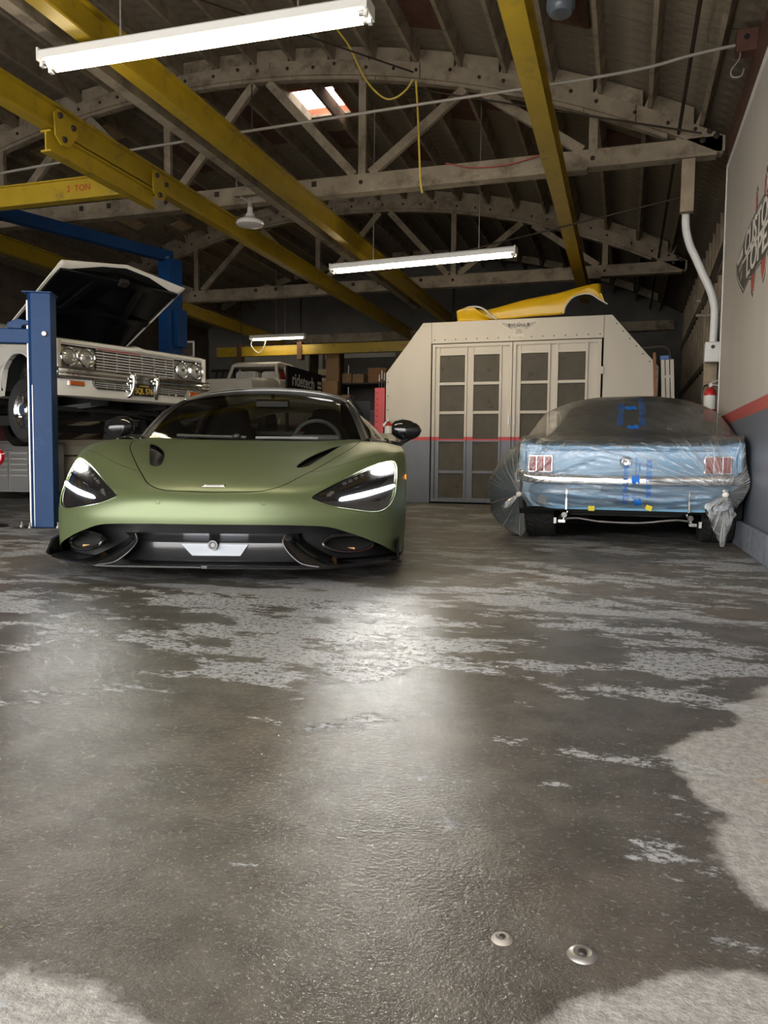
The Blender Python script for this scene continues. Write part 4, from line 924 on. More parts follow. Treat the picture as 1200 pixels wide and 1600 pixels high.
def tinted(name, tint, gloss=0.06):
    m = bpy.data.materials.new(name); m.use_nodes = True; nt = m.node_tree; L = nt.links
    for n in list(nt.nodes): nt.nodes.remove(n)
    out = nt.nodes.new('ShaderNodeOutputMaterial'); tr = nt.nodes.new('ShaderNodeBsdfTransparent'); gl = nt.nodes.new('ShaderNodeBsdfGlossy')
    tr.inputs[0].default_value = (*tint,1); gl.inputs['Roughness'].default_value = 0.03; gl.inputs[0].default_value = (1,1,1,1)
    fr = nt.nodes.new('ShaderNodeFresnel'); fr.inputs[0].default_value = 1.45; mx = nt.nodes.new('ShaderNodeMixShader')
    mul = nt.nodes.new('ShaderNodeMath'); mul.operation = 'MULTIPLY_ADD'; mul.inputs[1].default_value = 0.8; mul.inputs[2].default_value = gloss*0.3
    L.new(fr.outputs[0], mul.inputs[0]); L.new(mul.outputs[0], mx.inputs[0]); L.new(tr.outputs[0], mx.inputs[1]); L.new(gl.outputs[0], mx.inputs[2]); L.new(mx.outputs[0], out.inputs[0])
    return m
GLASS = tinted('car_glass', (0.66,0.66,0.64))
ROWS = [
 [(0,.030,.10),(.25,.040,.10),(.50,.10,.10),(.72,.20,.10),(.865,.36,.10),(.930,.58,.10)],
 [(0,.030,.22),(.25,.042,.22),(.50,.10,.22),(.715,.20,.22),(.870,.36,.22),(.945,.60,.22)],
 [(0,.022,.33),(.25,.036,.33),(.50,.09,.33),(.71,.195,.34),(.872,.37,.35),(.950,.62,.35)],
 [(0,.065,.435),(.25,.075,.435),(.48,.135,.435),(.70,.27,.45),(.872,.465,.47),(.950,.69,.48)],
 [(0,.22,.505),(.25,.23,.505),(.46,.28,.51),(.68,.41,.545),(.862,.61,.585),(.948,.80,.60)],
 [(0,.48,.578),(.24,.48,.577),(.45,.52,.58),(.66,.60,.625),(.825,.73,.660),(.940,.92,.665)],
 [(0,.80,.648),(.24,.80,.646),(.45,.82,.645),(.64,.87,.685),(.80,.95,.708),(.930,1.08,.690)],
 [(0,1.10,.697),(.24,1.10,.695),(.46,1.10,.695),(.64,1.10,.715),(.80,1.15,.715),(.925,1.25,.690)],
 [(0,1.36,.728),(.25,1.35,.728),(.48,1.325,.730),(.69,1.295,.735),(.81,1.40,.700),(.925,1.50,.685)],
]
def S(u, v):
    a = min(max(u,0),5.0); col = []
    for r in ROWS: col.append(cr([(-r[1][0],r[1][1],r[1][2])]+r, a+1))
    return Vector(cr(col, min(max(v,0),8.0)))
def SN(u, v):
    e = 0.02
    du = S(u+e,v)-S(max(u-e,0),v) if u > e else S(e,v)-Vector((-S(e,v).x,S(e,v).y,S(e,v).z))
    if u+e > 5: du = S(5,v)-S(5-2*e,v)
    dv = S(u,min(v+e,8))-S(u,max(v-e,0))
    n = du.cross(dv); n.normalize()
    return n        # points outwards (towards -y / +z)
def poly_s(pts, n): return [tuple(p) for p in crs(pts, n, True)]
HL = poly_s([(1.98,2.83),(2.3,3.25),(2.65,3.6),(3.02,3.88),(3.4,4.07),(3.8,4.15),(4.2,4.08),(4.3,3.65),(4.25,3.1),(4.15,2.55),(3.9,2.12),(3.5,1.95),(2.95,2.1),(2.4,2.35),(2.08,2.62)], 75)
LOW = crs([(0,1.6),(.75,1.6),(1.45,1.58),(2.22,1.48),(2.78,1.15),(3.3,.82),(3.85,.50),(4.3,.16),(4.5,0)], 60)
SHUT = crs([(0,3.06),(.35,3.08),(.98,3.16),(1.35,3.5),(1.7,4.05),(2.1,4.6),(2.5,5.15),(2.95,5.7),(3.2,6.3),(3.22,7.2),(3.1,8)], 80)
VENT = poly_s([(1.58,4.82),(1.72,5.4),(2.02,6.0),(2.4,6.40),(2.62,6.42),(2.45,6.0),(2.12,5.35),(1.85,4.85)], 40)
FEN = crs([(5,4.62),(4.4,4.72),(3.75,4.72),(3.1,4.65),(2.65,4.52),(2.12,4.40),(1.95,4.40)], 50)
def band(line, w):
    L_, R_ = [], []
    for i, p in enumerate(line):
        a = line[max(i-1,0)]; b = line[min(i+1,len(line)-1)]
        u, v = p[0], p[1]
        su = (S(u+.05,v)-S(max(u-.05,0),v)).length/(.1 if u > .05 else .05+u) + 1e-6; sv = (S(u,min(v+.05,8))-S(u,max(v-.05,0))).length/.1+1e-6
        tx, ty = (b[0]-a[0])*su, (b[1]-a[1])*sv; l = sqrt(tx*tx+ty*ty)+1e-9
        nx, ny = -ty/l*w/su, tx/l*w/sv
        cl = lambda q:(min(max(q[0],0),5),min(max(q[1],0),8))
        L_.append(cl((u+nx,v+ny))); R_.append(cl((u-nx,v-ny)))
    return L_ + R_[::-1]
GAP1 = band(SHUT, 0.0032); GAP2 = band(FEN, 0.0016)
def inside(p, poly):
    x, y = p; c = False; n = len(poly); j = n-1
    for i in range(n):
        xi, yi = poly[i]; xj, yj = poly[j]
        if (yi > y) != (yj > y) and x < (xj-xi)*(y-yi)/(yj-yi)+xi: c = not c
        j = i
    return c
def low_at(u): return interp([p[0] for p in LOW], [p[1] for p in LOW], u) if u <= 4.5 else -1
pts, edges = [], []
def add_line(l, closed):
    o = len(pts)
    for p in l: pts.append(Vector((p[0],p[1])))
    n = len(l)
    for i in range(n if closed else n-1): edges.append((o+i, o+(i+1)%n))
for i in range(57):
    for j in range(97): pts.append(Vector((5*i/56, 8*j/96)))
add_line(HL, True); add_line(LOW, False); add_line(VENT, True); add_line(GAP1, True); add_line(GAP2, True)
cv, ce_, cf, _, _, _ = delaunay_2d_cdt(pts, edges, [], 0, 1e-5)
REG = {k: [] for k in ('headlight','vent','gap','gap2','low','hood','fender','bumper')}
hoodp = [(p[0],p[1]) for p in SHUT] + [(0,8.01)]
fenp = [(p[0],p[1]) for p in FEN] + [(1.9,8.01),(5.1,8.01),(5.1,4.62)]
for f in cf:
    c = (sum(cv[i].x for i in f)/len(f), sum(cv[i].y for i in f)/len(f))
    k = 'headlight' if inside(c,HL) else 'low' if c[1] < low_at(c[0]) else 'gap' if inside(c,GAP1) else 'vent' if inside(c,VENT) else \
        'hood' if inside(c,hoodp) else 'gap2' if inside(c,GAP2) else 'fender' if inside(c,fenp) else 'bumper'
    REG[k].append(f)
P3 = [S(p.x,p.y) for p in cv]; N3 = [SN(p.x,p.y) for p in cv]
def region_obj(name, key, m, parent, off=0.0, side=0, shift=(0,0,0)):
    """side 0: both halves in one mesh, +1/-1: one half"""
    vs_, fs, ns = [], [], []
    for s in ((1,-1) if side == 0 else (side,)):
        idx = {}
        for f in REG[key]:
            g = []
            for i in f:
                if i not in idx:
                    idx[i] = len(vs_); p = P3[i]+N3[i]*off+Vector(shift); vs_.append((p.x*s,p.y,p.z)); ns.append((N3[i].x*s,N3[i].y,N3[i].z))
                g.append(idx[i])
            a, b_, c_ = [Vector(vs_[q]) for q in g[:3]]
            nn = (b_-a).cross(c_-a)
            if nn.dot(Vector(ns[g[0]])) < 0: g.reverse()
            fs.append(g)
    me = bpy.data.meshes.new(name); me.from_pydata(vs_, [], fs); me.materials.append(m)
    me.polygons.foreach_set('use_smooth', [True]*len(me.polygons)); me.update()
    me.normals_split_custom_set_from_vertices([Vector(n) for n in ns])
    o = bpy.data.objects.new(name, me); COL.objects.link(o); o.parent = parent
    return o
region_obj('front_bumper', 'bumper', GREEN, CARX)
hood = region_obj('hood', 'hood', GREEN, CARX)
region_obj('fender', 'fender', GREEN, CARX, side=1); region_obj('fender', 'fender', GREEN, CARX, side=-1)
region_obj('panel_gap', 'gap', M['matteblack'], CARX, off=-0.006); region_obj('panel_gap', 'gap2', M['black'], CARX, off=-0.002)
HLM = mat('headlamp_dark_glass', (0.010,0.010,0.011), 0.10, coat=1.0)
LAMP = mat('headlamp_beam', (1,1,1), 0.2, emit=(1.0,0.97,0.90), estr=720); DRLM = mat('daylight_bar', (1,1,1), 0.3, emit=(0.93,0.97,1.0), estr=40)
reflm = mat('lamp_reflector', (0.6,0.6,0.6), 0.12, 0.9)
def uvpatch(poly, side, off, thick):
    """closed thin solid following the body surface over a uv outline"""
    n = len(poly); c = (sum(p[0] for p in poly)/n, sum(p[1] for p in poly)/n)
    rings = []
    for k in (1.0,0.75,0.45,0.0):
        rings.append([(c[0]+(p[0]-c[0])*k, c[1]+(p[1]-c[1])*k) for p in poly])
    mb = MB(); sx = lambda p:(p.x*side,p.y,p.z)
    topr = [[sx(S(u,v)+SN(u,v)*(off+thick)) for u,v in r] for r in rings]; botr = [sx(S(u,v)+SN(u,v)*off) for u,v in rings[0]]
    mb.grid([botr]+topr, True, True)
    return mb
for s in (1,-1):
    h = region_obj('headlight', 'headlight', HLM, CARX, off=-0.006, side=s); h['label'] = 'dark glazed headlight with bright lamp and light bar'
    MB().tube([(lambda p:(p.x*s,p.y,p.z))(S(u,v)+SN(u,v)*0.0005) for u,v in HL], 0.0034, 6, True).build('headlight_rim', GREEN, h)
    uvpatch(poly_s([(3.42,3.86),(3.65,3.99),(4.0,4.02),(4.14,3.93),(4.12,3.66),(3.9,3.62),(3.6,3.66)],28), s, -0.003, 0.006).build('main_lamp', LAMP, h)
    uvpatch(poly_s([(2.62,2.72),(3.1,2.85),(3.6,2.95),(4.08,3.02),(4.10,2.90),(3.6,2.80),(3.1,2.68),(2.64,2.62)],40), s, -0.003, 0.006).build('light_bar', DRLM, h)
    for u, v in ((2.72,3.42),(2.86,3.52),(3.0,3.62),(3.16,3.72),(2.42,3.0),(2.36,2.90)):
        uvpatch([(u+.055*cos(2*pi*k/8),v+.075*sin(2*pi*k/8)) for k in range(8)], s, -0.004, 0.004).build('lamp_lens', reflm, h)
    uvpatch(poly_s([(2.35,3.02),(2.9,3.25),(3.6,3.42),(4.1,3.45),(4.1,3.38),(3.6,3.34),(2.9,3.15),(2.4,2.95)],30), s, -0.006, 0.004).build('inner_blade', M['glossblack'], h)
    region_obj('hood_vent', 'vent', M['glossblack'], hood, off=-0.016, side=s)
    MB().tube([(lambda p:(p.x*s,p.y,p.z))(S(u,v)-SN(u,v)*0.003) for u,v in VENT], 0.0038, 6, True).build('vent_rim', M['black'], hood)
    # liner behind the lower opening, corner duct with its oval mouth
    region_obj('intake_liner', 'low', M['black'], CARX, off=0.0, side=s, shift=(0,0.13,0))
    ov = [(s*(0.66+0.115*cos(a)-0.03*sin(a)), 0.185+0.10*cos(a), 0.185+0.042*sin(a)) for a in [2*pi*k/32 for k in range(32)]]
    d = MB().tube(ov, 0.009, 8, True).build('intake_ring', M['glossblack'], CARX)
    mb = MB(); mb.grid([ov, [(x*0.985,y+0.05,0.185+(z-0.185)*0.6) for x,y,z in ov], [(s*0.65,0.27,0.185)]*32], True, True); mb.build('intake_duct', M['matteblack'], d)
    MB().box(min(s*0.60,s*0.69),max(s*0.60,s*0.69),0.215,0.225,0.150,0.162).build('duct_clip', mat('orange_clip',(0.5,0.28,0.10),0.5), d)
    # blade beside the central grille
    e0 = crs([(.362,.040,.238),(.352,.030,.205),(.375,.012,.165),(.412,-.004,.130),(.455,-.014,.104),(.53,-.012,.092)],24)
    e1 = crs([(.43,.17,.236),(.44,.16,.205),(.50,.15,.165),(.57,.14,.130),(.64,.14,.104),(.72,.14,.094)],24)
    f = lambda p:(s*p[0],p[1],p[2])
    o = MB().grid([[f(a),f([lerp(a[i],b[i],.5) for i in range(3)]),f(b)] for a,b in zip(e0,e1)]).build('bumper_blade', M['glossblack'], CARX); o.modifiers.new('t','SOLIDIFY').thickness = 0.006
    MB().tube([f(p) for p in e0], 0.0042, 8).build('blade_edge', CARB, o)
    # splitter end fence
    mb = MB(); mb.prism([(0.33,0.092),(0.30,0.11),(0.37,0.175),(0.52,0.20),(0.60,0.13),(0.60,0.092)], lambda a,b:(s*(0.905),a,b), lambda a,b:(s*0.917,a,b)); mb.build('splitter_fence', M['glossblack'], CARX)
    # side of the body round the front wheel, marker lamp
    sh = [ROWS[i][5] for i in range(9)]
    lo = [(.93,.71,.10),(.945,.672,.20),(.952,.668,.31),(.956,.685,.44),(.956,.75,.55),(.952,.87,.635),(.948,1.02,.655),(.948,1.19,.625),(.95,1.36,.50)]
    rows = []
    for i in range(49):
        a = cr(sh, 8*i/48); b = cr(lo, 8*i/48)
        rows.append([f((lerp(a[0],b[0],k/5)+0.006*sin(pi*k/5),lerp(a[1],b[1],k/5),lerp(a[2],b[2],k/5))) for k in range(6)])
    MB().grid(rows).build('fender_side', GREEN, CARX)
    MB().grid([[f((b[0],b[1],b[2])),f((b[0]-0.22,b[1],b[2]))] for b in [cr(lo,8*i/48) for i in range(49)]]).build('arch_liner', M['black'], CARX)
    mb = MB(); mb.prism([(0.700,0.475),(0.735,0.495),(0.735,0.53),(0.712,0.515)], lambda a,b:(s*0.949,a,b), lambda a,b:(s*0.957,a,b)); mb.build('side_marker', mat('amber_lens',(0.65,0.12,0.01),0.2,emit=(1.0,0.25,0.02),estr=1.2), CARX)
    # wheels
    for y, r, w in ((1.02,0.335,0.245),(3.70,0.35,0.30)):
        x1 = 0.94; 
        t = MB().lathe([(r*0.66,0.0),(r*0.72,-0.012),(r*0.93,-0.006),(r,0.03),(r,w-0.03),(r*0.93,w),(r*0.66,w)],(s*x1,y,r),(-s,0,0),36).build('tyre', M['rubber'], CARX)
        MB().lathe([(r*0.66,0.01),(r*0.63,0.03),(r*0.62,w-0.03),(r*0.66,w)],(s*x1,y,r),(-s,0,0),30).build('wheel_rim', M['black'], t)
        for k in range(10):
            a = 2*pi*k/10; MB().bar((s*(x1-0.03),y+0.05*cos(a),r+0.05*sin(a)),(s*(x1-0.02),y+r*0.63*cos(a),r+r*0.63*sin(a)),0.018,0.03,up=(1,0,0)).build('wheel_spoke', M['black'], t)
        MB().lathe([(0,0.02),(0.06,0.03),(0.065,0.08)],(s*x1,y,r),(-s,0,0),16).build('wheel_hub', M['black'], t)
# central lower grille
def strip(name, pts, xw, m, parent=CARX):
    """profile (y,z) swept across x with slight plan curvature"""
    rows = []
    for y, z in pts: rows.append([(x, y+0.10*(x/0.5)**2*0.35, z) for x in [xw*(-1+2*k/24) for k in range(25)]])
    return MB().grid(rows).build(name, m, parent)
strip('upper_mesh', [(0.035,0.242),(0.085,0.222),(0.115,0.188)], 0.42, CARB)
strip('lower_grille_face', [(0.115,0.188),(0.108,0.16),(0.080,0.115),(0.05,0.104)], 0.44, CARB)
plm = mat('panel_reflection_tone', (0.52,0.55,0.60), 0.25, 0.35)  # pale tone stands for daylight reflected in a gloss black panel
mb = MB(); y_ = lambda x,z: interp([0.115,0.16,0.188],[0.078,0.104,0.110],z)+0.035*(x/0.5)**2
out_ = [(-0.16,0.182),(0.17,0.182),(0.135,0.128),(-0.10,0.128)]
mb.prism(out_, lambda a,b:(a,y_(a,b)-0.004,b), lambda a,b:(a,y_(a,b)+0.006,b)); mb.build('pale_reflection_panel', plm, CARX)
MB().lathe([(0.0,0.012),(0.013,0.012),(0.016,0.016),(0.024,0.016),(0.028,0.0)],(0.0,0.10,0.178),(0,-1,0.1),24).build('tow_eye_cap', M['glossblack'], CARX)
MB().lathe([(0.0,0.014),(0.010,0.014),(0.011,0.0)],(0.0,0.10,0.178),(0,-1,0.1),16).build('camera_lens', HLM, CARX)
# splitter
half = crs([(0,-.030),(.25,-.026),(.45,-.016),(.56,.010),(.72,.12),(.85,.26),(.912,.38),(.935,.60)],40)
outl = [(p[0],p[1]) for p in half] + [(0.94,0.70)] ; full_ = outl + [(-a,b) for a,b in reversed(outl[1:])]
mb = MB(); mb.prism(full_, lambda a,b:(a,b,0.080), lambda a,b:(a,b,0.094)); mb.build('splitter', CARB, CARX)
MB().tube([(a,b-0.002,0.087) for a,b in full_], 0.0068, 6).build('splitter_lip', M['glossblack'], CARX)
MB().box(-0.80,0.80,0.55,4.2,0.09,0.16).build('floor_pan', M['matteblack'], CARX)
# hood badge, scratches catch light as thin marks
bd = S(0.0,3.42); nb = SN(0.0,3.42)
b_ = MB().box(-0.058,0.058,-0.010,0.010,0,0.004).build('badge', M['chrome'], CARX, bevel=0.002); b_.location = bd+nb*0.001
b_.rotation_euler = nb.to_track_quat('Z','Y').to_euler()
MB().box(-0.050,0.050,-0.006,0.006,0.004,0.0046).build('badge_field', M['fixture'], b_)
lettering('lettering', 'McLaren', 0.020, M['darksteel'], b_, (0,0,0.0048), (0,0,0), (0.95,0.8,1), depth=0.0002)
for u, v, r in ((1.02,2.55,0.011),(-1.02,2.55,0.011),(2.95,2.0-.35,0.005),(-2.95,1.65,0.005)):
    p = S(abs(u),v); n = SN(abs(u),v); s = 1 if u > 0 else -1
    MB().lathe([(0,0.0012),(r*0.82,0.0012),(r*0.9,0.0002),(r,0.0008)],(p.x*s,p.y,p.z),(n.x*s,n.y,n.z),18).build('parking_sensor', GREEN, CARX)
# ---- cabin
base_c = [(0,1.335,.722),(.25,1.325,.722),(.48,1.30,.725),(.64,1.275,.730),(.715,1.27,.735)]
top_c = [(0,1.93,1.098),(.20,1.915,1.09),(.38,1.86,1.066),(.50,1.79,1.032),(.556,1.745,1.004)]
def wing(f, n=16, lift=0.03):
    rows = []
    for j in range(n+1):
        t_ = j/n; r = []
        for i in range(-16,17):
            a = abs(i)/4; p = cr([(-base_c[1][0],)+base_c[1][1:]]+base_c, a+1); q = cr([(-top_c[1][0],)+top_c[1][1:]]+top_c, a+1)
            s = 1 if i >= 0 else -1
            r.append((s*lerp(p[0],q[0],t_), lerp(p[1],q[1],t_)-lift*0.6*sin(pi*t_), lerp(p[2],q[2],t_)+lift*sin(pi*t_)))
        rows.append(r)
    return rows
WS = wing(0)
MB().grid(WS).build('windshield', GLASS, CARX)
# dark ceramic border of the screen
bord = [(0,1.0)]
def edge_line(side, d=0.0): return [(WS[j][-1 if side>0 else 0][0], WS[j][-1][1], WS[j][-1][2]) for j in range(17)]
for s in (1,-1):
    pl_ = edge_line(s); inn = [(lerp(WS[j][-1][0],WS[j][-4][0],0.75)*s, lerp(WS[j][-1][1],WS[j][-4][1],.75)-0.002, lerp(WS[j][-1][2],WS[j][-4][2],.75)+0.002) for j in range(17)]
    MB().grid([[a,b] for a,b in zip(pl_,inn)]).build('screen_border', M['black'], CARX)
    MB().tube([(p[0]+s*0.010,p[1]+0.012,p[2]-0.002) for p in pl_], 0.016, 8).build('a_pillar', M['black'], CARX)
    MB().tube([(p[0]+s*0.024,p[1]+0.008,p[2]-0.004) for p in pl_], 0.0030, 6).build('pillar_highlight', mat('pillar_highlight_tone',(0.40,0.39,0.32),0.3,0.6), CARX)  # bright strip drawn as the highlight along the black pillar
brow = [[(WS[16][k][0],WS[16][k][1],WS[16][k][2]+0.001) for k in range(33)], [(WS[14][k][0],WS[14][k][1]-0.001,WS[14][k][2]+0.003) for k in range(33)]]
MB().grid(brow).build('screen_header', M['black'], CARX)
MB().tube([(p[0],p[1],p[2]+0.004) for p in WS[16]], 0.0026, 6).build('header_highlight', mat('header_highlight',(0.6,0.6,0.58),0.25,0.7), CARX)  # bright strip drawn as the highlight on the black screen frame
# roof shell
rst = [(0.0,0.0),(0.35,0.028),(0.8,0.036),(1.2,0.010),(1.55,-0.06)]
rows = []
for dy, dz in crs(rst, 16):
    w_ = interp([0,0.5,1.0,1.55],[1.0,1.0,0.93,0.80],dy); rows.append([(p[0]*w_, p[1]*(1-0.25*min(1,dy))+0.25*min(1,dy)*1.93+dy, p[2]+dz-(0.02*(abs(p[0])/0.55)**2)*min(1,dy)) for p in WS[16]])
rf = MB().grid(rows).build('roof', M['glossblack'], CARX); rf.modifiers.new('t','SOLIDIFY').thickness = -0.02
ROOF = rows
for s in (1,-1):
    k = -1 if s > 0 else 0
    rail_ = [r[k] for r in ROOF]
    MB().tube([(p[0]+s*0.004,p[1],p[2]) for p in rail_], 0.012, 8).build('roof_rail', M['black'], CARX)
    MB().tube([(p[0]*1.0+s*0.012,p[1],p[2]+0.010) for p in rail_[:11]], 0.005, 6).build('roof_highlight', mat('roof_highlight',(0.62,0.58,0.42),0.25,0.6), CARX)  # pale strip drawn as the highlight along the black roof edge
    # side glass from roof rail to door shoulder
    dsh = [(s*.735,1.30,.728),(s*.80,1.6,.735),(s*.83,1.95,.74),(s*.83,2.3,.75),(s*.80,2.65,.775),(s*.74,2.95,.82)]
    gr = []
    top_line = [WS[j][k] for j in range(0,17,2)] + [ROOF[j][k] for j in range(1,13)]
    for i, p in enumerate(top_line):
        q = cr(dsh, 5*i/(len(top_line)-1)); gr.append([tuple(lerp(p[c],q[c],m_/4)+(s*0.02*sin(pi*m_/4) if c == 0 else 0) for c in range(3)) for m_ in range(5)])
    MB().grid(gr).build('side_window', GLASS, CARX)
    MB().tube([cr(dsh, 5*i/20) for i in range(21)], 0.011, 6).build('window_ledge', M['glossblack'], CARX)
    MB().tube([(s*.515,2.55,1.10),(s*.62,2.58,.95),(s*.70,2.6,.78)], 0.035, 8).build('b_pillar', M['black'], CARX)
# rear body: doors, haunches, deck
secs = []
for y, zt, xs, zs, xm, zm, xb in ((1.28,.70,.80,.700,.925,.66,.90),(1.7,.70,.84,.725,.93,.62,.90),(2.3,.70,.84,.745,.915,.58,.90),(2.9,.78,.84,.79,.945,.62,.91),(3.5,.86,.84,.855,.975,.66,.92),(4.1,.86,.80,.85,.96,.66,.90),(4.42,.80,.70,.79,.88,.62,.80)):
    h_ = [(0,zt),(xs*.5,zt),(xs*.85,lerp(zt,zs,.8)),(xs,zs),(lerp(xs,xm,.7),zs-.02),(xm,zm),(xm*.985,.42),(xb,.14)]
    secs.append([(a,y,b) for a,b in h_])
sec2 = [[cr([s_[k] for s_ in secs], 6*i/30) for k in range(8)] for i in range(31)]
cut = [sec for sec in sec2]
mb = MB(); mb.grid([r[3:] for r in cut]); mb.mirror_x(); 
mb.build('door_side', GREEN, CARX)
mb = MB(); rr = [r for r in cut if r[0][1] > 2.85]
mb.grid([r[:4] for r in rr]); mb.mirror_x(); mb.build('engine_deck', GREEN, CARX)
mb = MB(); mb.add([p for p in cut[-1]]+[(-p[0],p[1],p[2]) for p in reversed(cut[-1][1:])], [tuple(range(15))]); mb.build('tail_panel', M['black'], CARX)
# interior
dark = mat('dark_alcantara', (0.020,0.020,0.022), 0.85); trim = mat('grey_trim', (0.16,0.17,0.17), 0.4)
MB().box(-0.80,0.80,1.3,2.95,0.16,0.22).build('cabin_floor', dark, CARX)
dsec = [(1.27,.60),(1.29,.70),(1.42,.735),(1.62,.735),(1.70,.70),(1.72,.55)]
rows = [[(x,y+0.03*(x/.7)**2,z-0.02*(x/.7)**2) for x in [-.74+1.48*k/20 for k in range(21)]] for y,z in dsec]
MB().grid(rows).build('dashboard', dark, CARX)
MB().box(-0.30,0.16,1.70,1.73,0.66,0.685).build('dash_trim', trim, CARX, bevel=0.004)
MB().box(0.18,0.52,1.66,1.72,0.735,0.775).build('instrument_hood', trim, CARX, bevel=0.012)
st = (0.35,1.80,0.72)
th_ = [2*pi*k/32 for k in range(32)]
MB().tube([(st[0]+0.165*cos(a),st[1]-0.05*sin(a),st[2]+0.155*sin(a)) for a in th_], 0.014, 8, True).build('steering_wheel', trim, CARX)
for a in (pi*0.02,pi*0.98,pi*1.5): MB().bar((st[0],st[1],st[2]-0.01),(st[0]+0.16*cos(a),st[1],st[2]+0.15*sin(a)),0.02,0.03,up=(0,1,0)).build('steering_spoke', dark, CARX)
MB().lathe([(0,0.0),(0.05,0.0),(0.06,0.03)],(st[0],st[1]-0.02,st[2]-0.01),(0,1,0),16).build('steering_hub', dark, CARX)
for s in (1,-1):
    x = s*0.36
    loft = []
    for y, z, hw in ((2.14,.34,.24),(2.22,.50,.25),(2.30,.66,.25),(2.36,.78,.22),(2.40,.86,.15),(2.42,.93,.13),(2.43,.985,.115),(2.43,1.0,.08)):
        loft.append([(x+hw*cos(a)*(abs(cos(a))**-0.3 if abs(cos(a)) > .2 else 1)*0.9, y+0.055*sin(a), z) for a in [2*pi*k/16 for k in range(16)]])
    o = MB().grid(loft, True, True); o.add(loft[-1],[tuple(range(16))]); o.build('seat_back', dark, CARX)
    MB().box(x-0.25,x+0.25,1.75,2.18,0.22,0.40).build('seat_cushion', dark, CARX, bevel=0.04)
MB().box(-0.12,0.12,1.72,2.5,0.22,0.48).build('centre_console', dark, CARX, bevel=0.02)
o = MB().box(-0.12,0.12,-0.012,0.012,-0.032,0.032).build('interior_mirror', M['glossblack'], CARX, (0.02,1.90,1.00), bevel=0.012)
MB().cyl((0.0,0,0.03),(0.0,-0.0,0.075),0.012,n=8).build('mirror_stem', M['black'], o)
MB().box(-0.70,0.70,2.62,2.66,0.20,0.80).build('rear_bulkhead', dark, CARX)
for s in (1,-1): MB().box(min(s*.46,s*.70),max(s*.46,s*.70),2.60,2.66,0.80,1.08).build('bulkhead_pillar', dark, CARX)
MB().box(-0.46,0.46,2.60,2.66,0.80,0.83).build('rear_shelf', trim, CARX)
mb = MB(); mb.add([(-.46,2.66,.83),(.46,2.66,.83),(.44,2.62,1.09),(-.44,2.62,1.09)],[(0,1,2,3)]); mb.build('rear_window', GLASS, CARX)
# wipers and cowl
mb = MB()
rows = [[(x,1.36+0.0*x,.70) for x in [-.70+1.4*k/20 for k in range(21)]],[(x,1.325-0.035*(x/.7)**2,.728) for x in [-.70+1.4*k/20 for k in range(21)]]]
mb.grid(rows); mb.build('cowl', M['black'], CARX)
MB().tube([(-0.06,1.30,.742),(-0.25,1.29,.745),(-0.50,1.275,.75)],0.009,6).build('wiper', M['black'], CARX)
MB().sphere((-0.12,1.295,.748),0.022,1.4,1,0.8).build('wiper_pivot', M['black'], CARX)
MB().tube([(0.0,1.30,.741),(0.22,1.30,.742),(0.40,1.30,.741)],0.008,6).build('wiper', trim, CARX)
# door mirrors
for s in (1,-1):
    rows = []
    for i in range(17):
        t_ = i/16; x = lerp(0.875,1.075,t_)
        r_ = sin(pi*min(1,max(0.0,t_*0.96+0.04)))**0.45
        zc = 0.818-0.012*t_; hz = 0.080*r_*(1-0.18*t_); hy = 0.085*r_
        rows.append([(s*x, 1.56+hy*0.35+hy*cos(a)*(1 if cos(a)<0 else 0.6), zc+hz*sin(a)+0.006*cos(a)) for a in [2*pi*k/20 for k in range(20)]])
    mm = MB().grid(rows, True, True); mm.add(rows[0],[tuple(range(20))]); mm.add(rows[-1],[tuple(range(20))])
    o = mm.build('door_mirror', M['glossblack'], CARX)
    MB().tube([(s*0.985,1.57,.762),(s*0.955,1.54,.735),(s*0.918,1.47,.700),(s*0.895,1.42,.672)],[0.026,0.018,0.016,0.026],10).build('mirror_arm', M['glossblack'], o)
    pd = [(1.22,.705),(1.32,.728),(1.45,.712),(1.52,.69),(1.36,.685)]
    mb = MB(); mb.grid([[(s*.86,1.15,.716),(s*.93,1.18,.70)],[(s*.845,1.30,.745),(s*.93,1.32,.715)],[(s*.85,1.46,.745),(s*.94,1.48,.715)],[(s*.86,1.58,.73),(s*.93,1.58,.70)]]); q = mb.build('mirror_base', M['glossblack'], o); q.modifiers.new('t','SOLIDIFY').thickness = 0.02
# ================================================================ blue classic coupe wrapped in plastic film
MX, MY = 0.018, 5.9
mu = thing('wrapped_coupe', 'light blue classic coupe seen from behind under clear plastic film beside the right wall', 'car', (MX,MY,0))
BLUE = mat('light_blue_paint', (0.32,0.64,0.92), 0.22, coat=0.7); BLUE2 = BLUE
grey_rf = mat('roof_film_sheen', (0.42,0.42,0.42), 0.5)  # roof grey carries the reflection of the film lying over it
st_ = [(0.03,[(0,.727),(.40,.727),(.60,.73),(.745,.750),(.770,.66),(.768,.50),(.74,.36),(.68,.27)]),
       (0.25,[(0,.765),(.40,.767),(.62,.772),(.752,.790),(.790,.67),(.790,.50),(.780,.36),(.76,.25)]),
       (0.6,[(0,.785),(.40,.787),(.62,.790),(.735,.805),(.800,.67),(.800,.50),(.795,.36),(.78,.24)]),
       (1.3,[(0,.80),(.40,.80),(.62,.80),(.725,.81),(.800,.67),(.800,.50),(.795,.36),(.77,.22)]),
       (2.6,[(0,.79),(.40,.79),(.62,.79),(.72,.80),(.800,.66),(.800,.50),(.795,.36),(.77,.22)]),
       (3.7,[(0,.76),(.40,.76),(.62,.75),(.70,.755),(.780,.64),(.785,.50),(.78,.36),(.76,.24)]),
       (4.15,[(0,.70),(.40,.70),(.60,.69),(.66,.69),(.72,.60),(.73,.48),(.72,.38),(.70,.30)])]
rows = []
